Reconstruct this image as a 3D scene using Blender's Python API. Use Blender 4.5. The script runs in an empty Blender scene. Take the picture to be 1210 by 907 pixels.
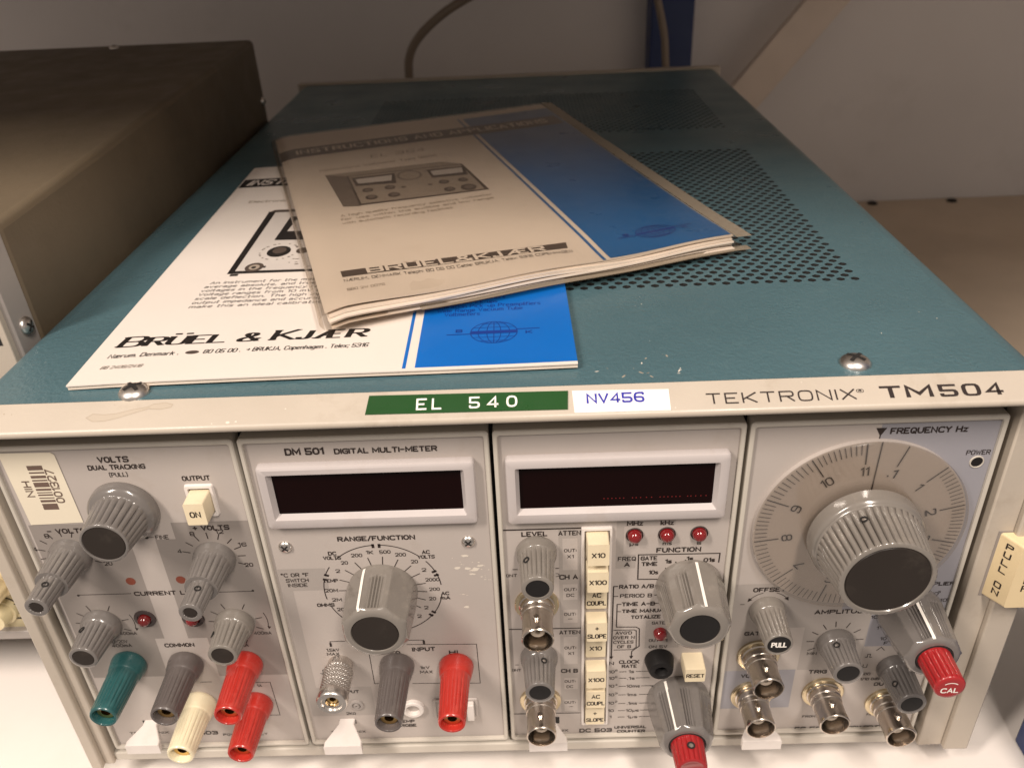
import bpy, bmesh, math, random
from mathutils import Vector, Matrix

# ------------------------------------------------------------------ scene, camera, light
scene = bpy.context.scene
COL = scene.collection
S = 0.001                                   # everything below is given in millimetres
R_ = math.radians

cam_data = bpy.data.cameras.new('camera')
cam_data.sensor_width = 36.0
cam_data.lens = 29.4685
cam_data.clip_start = 0.01
cam_data.clip_end = 50
cam = bpy.data.objects.new('camera', cam_data)
COL.objects.link(cam)
cam.location = (0.145866, -0.182162, 0.246398)
cam.rotation_euler = (R_(59.3184), R_(2.3471), R_(0.1638))
cam_data.dof.use_dof = True
cam_data.dof.focus_distance = 0.235
cam_data.dof.aperture_fstop = 20.0
scene.camera = cam

world = bpy.data.worlds.new('World')
scene.world = world
world.use_nodes = True
world.node_tree.nodes['Background'].inputs['Color'].default_value = (1.0, 0.88, 0.79, 1)
world.node_tree.nodes['Background'].inputs['Strength'].default_value = 0.34

def tube_lamp(name, loc, aim, sx, sy, watts, color):
    l = bpy.data.lights.new(name, 'AREA')
    l.shape = 'RECTANGLE'
    l.size, l.size_y = sx * S, sy * S
    l.energy = watts
    l.color = color
    o = bpy.data.objects.new(name, l)
    COL.objects.link(o)
    o.location = Vector(loc) * S
    o.rotation_euler = (Vector(aim) - Vector(loc)).to_track_quat('-Z', 'Y').to_euler()
    return o

WARM = (1.0, 0.885, 0.785)
tube_lamp('lamp_left', (-440, -520, 850), (130, 30, 40), 90, 380, 10.4, WARM)
tube_lamp('lamp_right', (343, -500, 850), (130, 30, 40), 90, 380, 8.2, WARM)

scene.view_settings.view_transform = 'Standard'
scene.view_settings.look = 'None'
scene.view_settings.exposure = 0.0
scene.view_settings.gamma = 1.0
scene.view_settings.use_curve_mapping = False
scene.cycles.use_denoising = True
scene.cycles.max_bounces = 8

# ------------------------------------------------------------------ materials
MATS = {}
def mat(name, col, rough=0.5, metal=0.0, bump=0.0, bscale=900.0, var=0.06, vscale=25.0, coat=0.0, spec=0.5,
        rvar=0.08, dirt=None, dirt_amt=0.0, dirt_scale=60.0, emit=None, trans=0.0):
    if name in MATS:
        return MATS[name]
    m = bpy.data.materials.new(name)
    m.use_nodes = True
    nt = m.node_tree
    N, L = nt.nodes, nt.links
    b = N['Principled BSDF']
    b.inputs['Metallic'].default_value = metal
    b.inputs['Specular IOR Level'].default_value = spec
    b.inputs['Coat Weight'].default_value = coat
    b.inputs['Coat Roughness'].default_value = 0.05
    b.inputs['Transmission Weight'].default_value = trans
    tc = N.new('ShaderNodeTexCoord')
    n1 = N.new('ShaderNodeTexNoise')
    n1.inputs['Scale'].default_value = vscale
    n1.inputs['Detail'].default_value = 6
    L.new(tc.outputs['Object'], n1.inputs['Vector'])
    mr = N.new('ShaderNodeMapRange')
    mr.inputs['From Min'].default_value = 0.3
    mr.inputs['From Max'].default_value = 0.7
    mr.inputs['To Min'].default_value = 1 - var
    mr.inputs['To Max'].default_value = 1 + var
    L.new(n1.outputs['Fac'], mr.inputs['Value'])
    mul = N.new('ShaderNodeVectorMath')
    mul.operation = 'SCALE'
    mul.inputs[0].default_value = col
    L.new(mr.outputs['Result'], mul.inputs['Scale'])
    last = mul.outputs['Vector']
    if dirt:
        n3 = N.new('ShaderNodeTexNoise')
        n3.inputs['Scale'].default_value = dirt_scale
        n3.inputs['Detail'].default_value = 9
        n3.inputs['Roughness'].default_value = 0.7
        L.new(tc.outputs['Object'], n3.inputs['Vector'])
        m3 = N.new('ShaderNodeMapRange')
        m3.inputs['From Min'].default_value = 0.55
        m3.inputs['From Max'].default_value = 0.75
        m3.inputs['To Min'].default_value = 0.0
        m3.inputs['To Max'].default_value = dirt_amt
        L.new(n3.outputs['Fac'], m3.inputs['Value'])
        mx = N.new('ShaderNodeMix')
        mx.data_type = 'RGBA'
        L.new(m3.outputs['Result'], mx.inputs['Factor'])
        L.new(last, mx.inputs[6])
        mx.inputs[7].default_value = (*dirt, 1)
        last = mx.outputs[2]
    L.new(last, b.inputs['Base Color'])
    rr = N.new('ShaderNodeMapRange')
    rr.inputs['From Min'].default_value = 0.3
    rr.inputs['From Max'].default_value = 0.7
    rr.inputs['To Min'].default_value = max(0.02, rough - rvar)
    rr.inputs['To Max'].default_value = min(1, rough + rvar)
    n2 = N.new('ShaderNodeTexNoise')
    n2.inputs['Scale'].default_value = vscale * 3
    n2.inputs['Detail'].default_value = 5
    L.new(tc.outputs['Object'], n2.inputs['Vector'])
    L.new(n2.outputs['Fac'], rr.inputs['Value'])
    L.new(rr.outputs['Result'], b.inputs['Roughness'])
    if bump:
        bd = 0.0005 if bump >= 1 else 0.0003
        nb = N.new('ShaderNodeTexNoise')
        nb.inputs['Scale'].default_value = bscale
        nb.inputs['Detail'].default_value = 3
        L.new(tc.outputs['Object'], nb.inputs['Vector'])
        bp = N.new('ShaderNodeBump')
        bp.inputs['Strength'].default_value = bump
        bp.inputs['Distance'].default_value = bd
        L.new(nb.outputs['Fac'], bp.inputs['Height'])
        L.new(bp.outputs['Normal'], b.inputs['Normal'])
    if emit:
        b.inputs['Emission Color'].default_value = (*emit[:3], 1)
        b.inputs['Emission Strength'].default_value = emit[3]
    MATS[name] = m
    return m

M_frame = mat('beige enamel', (.44, .385, .32), .38, bump=.12, bscale=700, dirt=(.27, .21, .15), dirt_amt=.4)
M_rim = mat('pale beige casting', (.50, .46, .40), .42, bump=.08, dirt=(.2, .15, .1), dirt_amt=.2)
M_panel = mat('greige panel paint', (.415, .37, .34), .40, bump=.05, var=.04, dirt=(.33, .27, .215), dirt_amt=.4)
M_zone = mat('taupe panel ink', (.255, .225, .205), .42, var=.04)
M_zone2 = mat('grey panel ink', (.335, .30, .275), .42, var=.04)
M_zoneb = mat('bluish grey panel ink', (.27, .262, .285), .42, var=.04)
M_print = mat('dark brown print', (.016, .008, .006), .6, var=.1)
M_pale = mat('soft grey print', (.14, .13, .14), .6)
M_dark = mat('black gap', (.012, .010, .009), .8)
M_knob = mat('grey knob plastic', (.145, .131, .122), .22, bump=.04, var=.07, coat=.5, dirt=(.26, .23, .20), dirt_amt=.35, dirt_scale=140)
M_knobd = mat('dark grey knob plastic', (.105, .095, .09), .32, bump=.04, var=.07, coat=.25, dirt=(.2, .17, .15), dirt_amt=.3, dirt_scale=140)
M_knobl = mat('light grey knob plastic', (.185, .165, .145), .22, bump=.03, var=.06, coat=.5, dirt=(.36, .31, .26), dirt_amt=.35, dirt_scale=120)
M_cap = mat('dark knob cap', (.024, .019, .016), .42, var=.12, spec=.2, dirt=(.09, .075, .06), dirt_amt=.4)
M_capb = mat('black knob cap', (.012, .011, .011), .5, var=.15, spec=.2)
M_white = mat('white plastic', (.66, .61, .575), .38, bump=.04, dirt=(.45, .36, .28), dirt_amt=.25)
M_bezel = mat('off white bezel paint', (.45, .41, .40), .42, bump=.06, dirt=(.38, .31, .27), dirt_amt=.35, dirt_scale=90)
M_cream = mat('cream button plastic', (.70, .60, .42), .35, bump=.03, dirt=(.50, .38, .2), dirt_amt=.3)
M_ivory = mat('aged ivory plastic', (.70, .56, .34), .35, bump=.03, dirt=(.5, .35, .16), dirt_amt=.4)
M_line = mat('white pointer fill', (.80, .76, .70), .5)
M_led = mat('red lamp lens', (.17, .008, .010), .12, coat=.6, var=.1)
M_leddk = mat('dark red lamp lens', (.13, .008, .008), .14, coat=.6, var=.1)
M_amber = mat('unlit orange lamp', (.19, .045, .024), .35)
M_socket = mat('dark lamp socket', (.045, .032, .030), .4)
M_glass = mat('smoked red display window', (.006, .0012, .0012), .10, rvar=.05, spec=.12)
M_dot = mat('dim red display dots', (.14, .006, .006), .5, emit=(1, .02, .03, .045))
M_green = mat('teal green post plastic', (.018, .080, .082), .28, coat=.35, var=.1, bump=.03, dirt=(.05, .2, .2), dirt_amt=.3, dirt_scale=150)
M_gpost = mat('charcoal post plastic', (.095, .080, .075), .30, coat=.3, var=.1, bump=.03, dirt=(.2, .17, .15), dirt_amt=.35, dirt_scale=150)
M_red = mat('red post plastic', (.40, .026, .018), .26, coat=.4, var=.08, bump=.03, dirt=(.7, .12, .08), dirt_amt=.25, dirt_scale=150)
M_redk = mat('dull red knob plastic', (.32, .016, .018), .30, coat=.3, var=.08, bump=.03)
M_wpost = mat('cream post plastic', (.74, .66, .46), .28, coat=.35, var=.06, bump=.03, dirt=(.55, .43, .2), dirt_amt=.4, dirt_scale=80)
M_brass = mat('brass', (.62, .43, .18), .28, metal=1, rvar=.12)
M_nickel = mat('tarnished nickel', (.56, .50, .44), .24, metal=1, rvar=.12, bump=.10, bscale=500, dirt=(.25, .18, .13), dirt_amt=.6, dirt_scale=160)
M_nutbr = mat('yellowed nickel nut', (.66, .56, .38), .30, metal=1, rvar=.1)
M_steel = mat('screw steel', (.70, .66, .62), .30, metal=1, rvar=.1)
M_insul = mat('white insulator', (.45, .39, .32), .4)
M_blue = mat('teal blue textured enamel', (.066, .128, .150), .33, bump=.95, bscale=780, var=.10, vscale=14, dirt=(.12, .19, .2), dirt_amt=.25, dirt_scale=220, spec=.6)
M_olive = mat('olive brown enamel', (.115, .087, .055), .55, bump=.2, bscale=700, var=.08)
M_trim = mat('grey trim metal', (.30, .27, .25), .42)
M_paper = mat('white coated paper', (.72, .65, .59), .45, var=.03, vscale=12, dirt=(.68, .58, .48), dirt_amt=.25, dirt_scale=30)
M_paper2 = mat('yellowed paper', (.72, .63, .54), .42, bump=.35, bscale=45, var=.06, vscale=10, dirt=(.5, .40, .3), dirt_amt=.3, dirt_scale=25)
M_page = mat('page edges', (.66, .57, .48), .7, var=.12, vscale=60)
M_bink = mat('bright blue ink', (.003, .125, .47), .36, var=.05, vscale=20)
M_bink2 = mat('slate blue ink', (.013, .12, .34), .34, var=.07, vscale=20)
M_navy = mat('navy globe ink', (.004, .03, .22), .5)
M_ink = mat('black ink', (.014, .011, .010), .5)
M_ink2 = mat('faded black ink', (.075, .055, .045), .5)
M_ink3 = mat('grey halftone', (.17, .135, .11), .5)
M_ink4 = mat('light halftone', (.34, .28, .225), .5)
M_ink5 = mat('faint ink', (.40, .32, .25), .5)
M_photo = mat('pale halftone', (.56, .51, .47), .5)
M_dymo = mat('green embossing tape', (.013, .060, .014), .32, var=.08)
M_sticker = mat('white sticker', (.80, .76, .72), .45)
M_stick2 = mat('ivory asset sticker', (.70, .63, .50), .45, var=.04)
M_bprint = mat('blue sticker print', (.02, .025, .30), .6)
M_bar = mat('brown bar print', (.13, .085, .065), .6)
M_stain = mat('dried drip stain', (.37, .31, .245), .3)
M_stain2 = mat('pale drip', (.43, .37, .30), .3)
M_chip = mat('pale paint chip', (.66, .60, .52), .5)
M_bench = mat('white bench laminate', (.80, .74, .69), .38, var=.03, vscale=6, dirt=(.62, .54, .46), dirt_amt=.15, dirt_scale=20)
M_wall = mat('pale grey wall paint', (.76, .725, .71), .6, bump=.1, bscale=120, var=.07, vscale=5, dirt=(.5, .46, .43), dirt_amt=.35, dirt_scale=9)
M_navyp = mat('navy blue rack paint', (.010, .028, .115), .4, var=.08)
M_brace = mat('pale beige brace paint', (.74, .63, .54), .5, var=.05)
M_cable = mat('beige cable sheath', (.24, .19, .145), .5)
M_board = mat('brown board', (.56, .455, .35), .55, bump=.15, bscale=300, var=.08, vscale=18)
M_yel = mat('yellowed instrument panel', (.66, .57, .36), .45, var=.06, dirt=(.4, .3, .15), dirt_amt=.3)

def sheen(nt):
    """reflectance of a thin clear sheet, the same from both sides"""
    lw = nt.nodes.new('ShaderNodeLayerWeight')
    lw.inputs['Blend'].default_value = .5
    pw = nt.nodes.new('ShaderNodeMath')
    pw.operation = 'POWER'
    nt.links.new(lw.outputs['Facing'], pw.inputs[0])
    pw.inputs[1].default_value = 4.5
    ma = nt.nodes.new('ShaderNodeMath')
    ma.operation = 'MULTIPLY_ADD'
    nt.links.new(pw.outputs[0], ma.inputs[0])
    ma.inputs[1].default_value = .80
    ma.inputs[2].default_value = .13
    return ma
def plastic_material():
    m = bpy.data.materials.new('clear plastic film')
    m.use_nodes = True
    nt = m.node_tree
    nt.nodes.remove(nt.nodes['Principled BSDF'])
    out = nt.nodes['Material Output']
    t = nt.nodes.new('ShaderNodeBsdfTransparent')
    t.inputs['Color'].default_value = (.93, .90, .86, 1)
    g = nt.nodes.new('ShaderNodeBsdfGlossy')
    g.inputs['Color'].default_value = (.9, .85, .8, 1)
    g.inputs['Roughness'].default_value = .24
    fr = sheen(nt)
    nz = nt.nodes.new('ShaderNodeTexNoise')
    nz.inputs['Scale'].default_value = 45
    tc = nt.nodes.new('ShaderNodeTexCoord')
    bp = nt.nodes.new('ShaderNodeBump')
    bp.inputs['Strength'].default_value = .35
    bp.inputs['Distance'].default_value = .002
    nt.links.new(tc.outputs['Object'], nz.inputs['Vector'])
    nt.links.new(nz.outputs['Fac'], bp.inputs['Height'])
    nt.links.new(bp.outputs['Normal'], g.inputs['Normal'])
    mx = nt.nodes.new('ShaderNodeMixShader')
    nt.links.new(fr.outputs[0], mx.inputs['Fac'])
    nt.links.new(t.outputs['BSDF'], mx.inputs[1])
    nt.links.new(g.outputs['BSDF'], mx.inputs[2])
    nt.links.new(mx.outputs['Shader'], out.inputs['Surface'])
    return m
M_film = plastic_material()
def seam_material():
    m = plastic_material()
    m.name = 'yellowed film seam'
    nt = m.node_tree
    out = nt.nodes['Material Output']
    old = out.inputs['Surface'].links[0].from_socket
    d = nt.nodes.new('ShaderNodeBsdfDiffuse')
    d.inputs['Color'].default_value = (.34, .28, .21, 1)
    mx = nt.nodes.new('ShaderNodeMixShader')
    mx.inputs['Fac'].default_value = .55
    nt.links.new(old, mx.inputs[1])
    nt.links.new(d.outputs['BSDF'], mx.inputs[2])
    nt.links.new(mx.outputs['Shader'], out.inputs['Surface'])
    return m
M_seam = seam_material()
def acrylic_material():
    m = bpy.data.materials.new('tinted acrylic')
    m.use_nodes = True
    nt = m.node_tree
    nt.nodes.remove(nt.nodes['Principled BSDF'])
    out = nt.nodes['Material Output']
    t = nt.nodes.new('ShaderNodeBsdfTransparent')
    t.inputs['Color'].default_value = (.965, .94, .91, 1)
    g = nt.nodes.new('ShaderNodeBsdfGlossy')
    g.inputs['Roughness'].default_value = .12
    fr = sheen(nt)
    mx = nt.nodes.new('ShaderNodeMixShader')
    nt.links.new(fr.outputs[0], mx.inputs['Fac'])
    nt.links.new(t.outputs['BSDF'], mx.inputs[1])
    nt.links.new(g.outputs['BSDF'], mx.inputs[2])
    nt.links.new(mx.outputs['Shader'], out.inputs['Surface'])
    return m
M_acryl = acrylic_material()

# ------------------------------------------------------------------ mesh helpers (millimetres)
class MB:
    """collects faces, build() links them as one mesh object"""
    def __init__(self):
        self.v, self.f, self.m, self.mats = [], [], [], []
    def mi(self, m):
        if m not in self.mats:
            self.mats.append(m)
        return self.mats.index(m)
    def poly(self, pts, m):
        b = len(self.v)
        self.v += [tuple(p) for p in pts]
        self.f.append(tuple(range(b, b + len(pts))))
        self.m.append(self.mi(m))
    def grid(self, rows, m, closed=False):
        """rows: list of equally long point lists"""
        b = len(self.v)
        n = len(rows[0])
        for r in rows:
            self.v += [tuple(p) for p in r]
        k = self.mi(m)
        for i in range(len(rows) - 1):
            for j in range(n if closed else n - 1):
                a, c = b + i * n + j, b + i * n + (j + 1) % n
                self.f.append((a, c, c + n, a + n))
                self.m.append(k)
        return b
    def box(self, x0, x1, y0, y1, z0, z1, m):
        b = len(self.v)
        self.v += [(x, y, z) for z in (z0, z1) for y in (y0, y1) for x in (x0, x1)]
        k = self.mi(m)
        for f in ((0, 2, 3, 1), (4, 5, 7, 6), (0, 1, 5, 4), (2, 6, 7, 3), (0, 4, 6, 2), (1, 3, 7, 5)):
            self.f.append(tuple(b + i for i in f))
            self.m.append(k)
    def revolve(self, prof, m, n=48, c=(0, 0, 0), shape=None, cap=True, capm=None):
        """turned about an axis towards the viewer (-y); prof = [(out, radius)]; shape(theta, out, r) -> r"""
        rows = []
        for d, r in prof:
            row = []
            for j in range(n):
                t = 2 * math.pi * j / n
                q = shape(t, d, r) if shape else r
                row.append((c[0] + q * math.cos(t), c[1] - d, c[2] + q * math.sin(t)))
            rows.append(row)
        b = self.grid(rows, m, closed=True)
        if cap:
            k = len(prof) - 1
            self.f.append(tuple(b + k * n + j for j in range(n)))
            self.m.append(self.mi(capm or m))
    def tube(self, pts, r, m, n=10):
        rows = []
        P = [Vector(p) for p in pts]
        for i, p in enumerate(P):
            t = (P[min(i + 1, len(P) - 1)] - P[max(i - 1, 0)]).normalized()
            u = t.cross(Vector((0, 1, 0.01))).normalized()
            w = t.cross(u)
            rows.append([tuple(p + (u * math.cos(a) + w * math.sin(a)) * r) for a in [2 * math.pi * j / n for j in range(n)]])
        self.grid(rows, m, closed=True)
        self.poly(rows[0], m)
        self.poly(rows[-1], m)
    def build(self, name, parent=None, loc=None, bevel=0, segs=2, angle=38, rot=None, flat=False):
        """loc in millimetres, relative to the parent; the vertices are given relative to loc"""
        me = bpy.data.meshes.new(name)
        me.from_pydata([(x * S, y * S, z * S) for x, y, z in self.v], [], self.f)
        for m in self.mats:
            me.materials.append(m)
        me.polygons.foreach_set('material_index', self.m)
        bm = bmesh.new()
        bm.from_mesh(me)
        bmesh.ops.recalc_face_normals(bm, faces=bm.faces)
        bm.to_mesh(me)
        bm.free()
        if not flat:
            me.polygons.foreach_set('use_smooth', [True] * len(me.polygons))
            me.set_sharp_from_angle(angle=R_(angle))
        o = bpy.data.objects.new(name, me)
        COL.objects.link(o)
        o.parent = parent
        if loc:
            o.location = Vector(loc) * S
        if rot:
            o.rotation_euler = rot
        if bevel:
            b = o.modifiers.new('bevel', 'BEVEL')
            b.width = bevel * S
            b.segments = segs
            b.limit_method = 'ANGLE'
            b.angle_limit = R_(40)
        return o

def thing(name, label, cat, loc=(0, 0, 0), group=None, rot=None):
    o = bpy.data.objects.new(name, None)
    COL.objects.link(o)
    o.location = Vector(loc) * S
    o.empty_display_size = 0.02
    if rot:
        o.rotation_euler = rot
    o['label'] = label
    o['category'] = cat
    if group:
        o['group'] = group
    return o

def rrect(x0, x1, z0, z1, r, k=4):
    pts = []
    for cx, cz, a0 in ((x1 - r, z0 + r, -90), (x1 - r, z1 - r, 0), (x0 + r, z1 - r, 90), (x0 + r, z0 + r, 180)):
        for i in range(k + 1):
            a = R_(a0 + 90 * i / k)
            pts.append((cx + r * math.cos(a), cz + r * math.sin(a)))
    return pts

def ring_xz(mb, loops, m, cap_last=None):
    """loops = [(y, [(x, z)...])] lofted; cap_last = material of the closing face"""
    mb.grid([[(x, y, z) for x, z in pts] for y, pts in loops], m, closed=True)
    if cap_last:
        y, pts = loops[-1]
        mb.poly([(x, y, z) for x, z in pts], cap_last)

# ------------------------------------------------------------------ a squarish stroke alphabet
G = {
 'A': (4, '00 26 40|12 32'), 'B': (4, '00 06|~06 46 43 03|~03 43 40 00'), 'C': (4, '~45 46 06 00 40 41'), 'D': (4, '00 06|~06 46 40 00'),
 'E': (3.6, '46 06 00 40|03 33'), 'F': (3.5, '46 06 00|03 33'), 'G': (4, '~45 46 06 00 40 42|42 43 23'), 'H': (4, '00 06|40 46|03 43'),
 'I': (0, '00 06'), 'J': (3, '~36 30 00 01'), 'K': (4, '00 06|46 02|13 40'), 'L': (3.3, '06 00 40'), 'M': (5, '00 06 2,1.6 46 40'),
 'N': (4, '00 06 40 46'), 'O': (4, '~c06 46 40 00'), 'P': (4, '00 06|~06 46 43 03'), 'Q': (4, '~c06 46 40 00|22 4,-0.5'),
 'R': (4, '00 06|~06 46 43 03|23 40'), 'S': (4, '~45 46 06 03 43 40 00 01'), 'T': (4, '06 46|20 26'), 'U': (4, '~06 00 40 46'),
 'V': (4, '06 20 46'), 'W': (5.6, '06 1,0 2,5 3,0 46'), 'X': (4, '00 46|06 40'), 'Y': (4, '06 23 46|23 20'), 'Z': (4, '06 46 00 40'),
 '0': (4, '~c06 46 40 00'), '1': (1.6, '04.8 46 40'.replace('04.8', '0,4.8')), '2': (4, '~0,4.7 06 46 4,3.3 0.2,0.2|00 40'), '3': (4, '~05 06 46 43 13|~13 43 40 00 01'),
 '4': (4, '30 36 01.6 41.6'.replace('01.6', '0,1.6').replace('41.6', '4,1.6')), '5': (4, '46 06 03|~03 43 40 00 01'), '6': (4, '~45 46 06 00 40 43 03'), '7': (4, '06 46 10'),
 '8': (4, '~c06 46 43 03|~c03 43 40 00'), '9': (4, '~43 03 06 46 40 00 01'),
 '-': (3, '03 43'), '=': (3, '02 42|04 44'), '/': (2.6, '0,-.5 4,6.5'), '.': (0, '00 0,.7'), ',': (.6, '4,.6 0,-1'), ':': (0, '01 0,1.8|0,3.6 0,4.4'), ';': (.6, '4,.6 0,-1|4,3.4 4,4.2'),
 "'": (0, '06 0,4.6'), '(': (1.2, '~4,6.6 0,6 00 4,-.6'), ')': (1.2, '~0,6.6 46 40 0,-.6'), '+': (3.4, '03 43|2,1 2,5'), '\u00b0': (1.8, '~c06 46 4,4 0,4'),
 '&': (4.4, '40 1,4.4|~1,4.4 16 36 3,4 0,2 00 30 42'), '\u03a9': (4, '00 10 1,1 0,2|~0,2 06 46 4,2|4,2 3,1 30 40'),
 '\u00dc': (4, '~06 00 40 46|.6,7.6 .6,8.0|3.4,7.6 3.4,8.0'), '\u00c6': (6, '00 2,6|46 26 2.3,0 4,0|2.2,3 3.6,3|0.7,2 2.1,2'.replace('46', '4,6').replace('26', '2,6')), '\u00ae': (3, '~c06 46 4,3 0,3|1.3,3.8 1.3,5.2|1.3,5.2 2.6,5.2 2.6,4.6 1.3,4.6|2,4.6 2.7,3.8'),
 '>': (3.4, '03 43|2.6,4.4 4,3 2.6,1.6'),
 'a': (3, '~04 44 40|~4,2.3 0,2.3 00 40'), 'b': (3, '06 00|~00 40 44 04'), 'c': (2.8, '~44 04 00 40'), 'd': (3, '46 40|~40 00 04 44'), 'e': (3, '~02 42 44 04 00 40'),
 'f': (2, '~46 16 10|04 44'), 'g': (3, '~44 04 00 40|~44 4,-2 0,-2'), 'h': (3, '06 00|~04 44 40'), 'i': (0, '00 04|0,5.4 0,6'), 'j': (1, '44 4,-2 0,-2'), 'k': (2.8, '06 00|44 02|13 40'),
 'l': (0, '00 06'), 'm': (4.6, '00 04|~04 24 20|~24 44 40'), 'n': (3, '00 04|~04 44 40'), 'o': (3, '~c04 44 40 00'), 'p': (3, '0,-2 04|~04 44 40 00'), 'q': (3, '4,-2 44|~44 04 00 40'),
 'r': (2, '00 04|~0,3 04 44'), 's': (2.7, '~44 04 02 42 40 00'), 't': (2, '~16 10 40|04 44'), 'u': (3, '~04 00 40|44 40'), 'v': (3, '04 20 44'), 'w': (4.4, '04 10 2,3 30 44'), 'x': (3, '00 44|04 40'),
 'y': (3, '04 2,0|44 0,-2'), 'z': (2.8, '04 44 00 40'), '\u00b5': (3, '0,-2 04|~04 00 40 44'), '\u00e6': (5, '~04 24 20|~2,2.2 0,2.2 00 20|~2,2 4,2 4,4 2,4|~20 40'),
}
def _tok(t):
    if ',' in t:
        a, b = t.split(',')
        return float(a), float(b)
    return float(t[0]), float(t[1])
def _round(pts, rad, closed):
    out, n = [], len(pts)
    for i, p in enumerate(pts):
        if not closed and i in (0, n - 1):
            out.append(p)
            continue
        a, b = Vector(pts[i - 1]), Vector(pts[(i + 1) % n])
        q = Vector(p)
        la, lb = (a - q).length, (b - q).length
        r = min(rad, la * .5, lb * .5)
        s, e = q + (a - q) * (r / la), q + (b - q) * (r / lb)
        for k in range(4):
            t = k / 3
            out.append(tuple(s * (1 - t) ** 2 + q * 2 * t * (1 - t) + e * t * t))
    res = [out[0]]
    for p in out[1:]:
        if (Vector(p) - Vector(res[-1])).length > 1e-4:
            res.append(p)
    if closed and (Vector(res[0]) - Vector(res[-1])).length < 1e-4:
        res.pop()
    return res
def glyph_strokes(ch):
    w, src = G[ch]
    out = []
    for st in src.split('|'):
        rnd = st.startswith('~')
        closed = st.startswith('~c')
        pts = [_tok(t) for t in st.lstrip('~').lstrip('c').split()]
        out.append((pts, rnd, closed))
    return w, out

def ribbon(mb, pts, t, m, mp, off, closed=False, pen=(1, 1)):
    """a band of width t along 2-D points; pen stretches it, mp(a, b, off) puts it in space"""
    P = [Vector((p[0] / pen[0], p[1] / pen[1])) for p in pts]
    n = len(P)
    Lp, Rp = [], []
    for i in range(n):
        if closed:
            d0, d1 = P[i] - P[i - 1], P[(i + 1) % n] - P[i]
        else:
            d0 = P[i] - P[i - 1] if i else P[1] - P[0]
            d1 = P[i + 1] - P[i] if i < n - 1 else d0
        d0, d1 = d0.normalized(), d1.normalized()
        n0, n1 = Vector((-d0.y, d0.x)), Vector((-d1.y, d1.x))
        b = n0 + n1
        if b.length < 1e-5:
            b = n0
        b.normalize()
        k = min(1.9, 1 / max(.3, b.dot(n0)))
        ext = Vector((0, 0))
        if not closed and i == 0:
            ext = -d0 * t * .3
        if not closed and i == n - 1:
            ext = d1 * t * .3
        Lp.append(P[i] + b * (t * .5 * k) + ext)
        Rp.append(P[i] - b * (t * .5 * k) + ext)
    rows = [[mp(q.x * pen[0], q.y * pen[1], off) for q in r] for r in (Lp, Rp)]
    if closed:
        rows = [r + [r[0]] for r in rows]
    mb.grid(rows, m)

def text(mb, s, x0, x1, zc, h, weight, m, mp, off=.06, shear=0.0, pen=(1, 1), rad=2.5, space=1.6, thick=None, hcenter=True):
    adv, x = [], 0
    for ch in s:
        if ch == ' ':
            x += 3.0
            adv.append(None)
            continue
        adv.append(x)
        x += G[ch][0] + space
    tot = max(x - space, .001)
    sx = (x1 - x0) / tot
    t = thick if thick is not None else min((.20, .275, .31)[weight] * h, sx * 4 * (.27, .34, .36)[weight])
    sz = h / 6.0
    z0 = zc - h / 2
    for ch, a in zip(s, adv):
        if a is None:
            continue
        w, strokes = glyph_strokes(ch)
        gx = w / 4.0 if ch not in '\u00c6' else w / 4.0
        for k, (pts, rnd, closed) in enumerate(strokes):
            q = [(x0 + (a + px * gx) * sx + shear * pz * sz, z0 + pz * sz) for px, pz in pts]
            if rnd:
                q = _round(q, rad * sz, closed)
            ribbon(mb, q, t, m, mp, off + .012 * k, closed, pen)

def panel_map(y=0.0):
    return lambda a, b, o: (a, y - o, b)
def rect(mb, a0, a1, b0, b1, m, mp, off=.03):
    mb.poly([mp(a0, b0, off), mp(a1, b0, off), mp(a1, b1, off), mp(a0, b1, off)], m)
def lines(mb, pts, t, m, mp, off=.05, closed=False):
    ribbon(mb, pts, t, m, mp, off, closed)
def disc(mb, a, b, ra, rb, m, mp, off=.05, n=24, rot=0):
    c, s = math.cos(rot), math.sin(rot)
    mb.poly([mp(a + ra * math.cos(t) * c - rb * math.sin(t) * s, b + ra * math.cos(t) * s + rb * math.sin(t) * c, off) for t in [2 * math.pi * j / n for j in range(n)]], m)
def arc_pts(a, b, ra, d0, d1, n=16, rb=None):
    rb = rb or ra
    return [(a + ra * math.cos(R_(d0 + (d1 - d0) * i / n)), b + rb * math.sin(R_(d0 + (d1 - d0) * i / n))) for i in range(n + 1)]

# ------------------------------------------------------------------ setting: bench, wall, rack
BZ = -18.0
mb = MB()
mb.box(-700, 900, -42, 566, BZ - 25, BZ, M_bench)
bench = mb.build('bench_top', bevel=1.5)
bench['kind'] = 'structure'
board = MB()  # board added over the white bench to give this corner its brown tone
board.box(292, 900, 115, 565.5, BZ + .1, BZ + 3, M_board)
board = board.build('added_board', bevel=.4)
board['label'] = 'brown board added over the bench right of the teal instrument'
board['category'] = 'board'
for x, y in ((461, 558), (532, 557), (604, 558)):
    mb = MB()
    mb.revolve([(0, 4.5), (1.0, 4.3), (1.8, 3.2), (2.1, 1.5)], M_dark, 16)
    mb.build('screw', board, (x, y, BZ + 3), rot=(R_(-90), 0, 0))
mb = MB()
mb.box(-900, 1100, 566, 580, -300, 900, M_wall)
wall = mb.build('back_wall')
wall['kind'] = 'structure'

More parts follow.
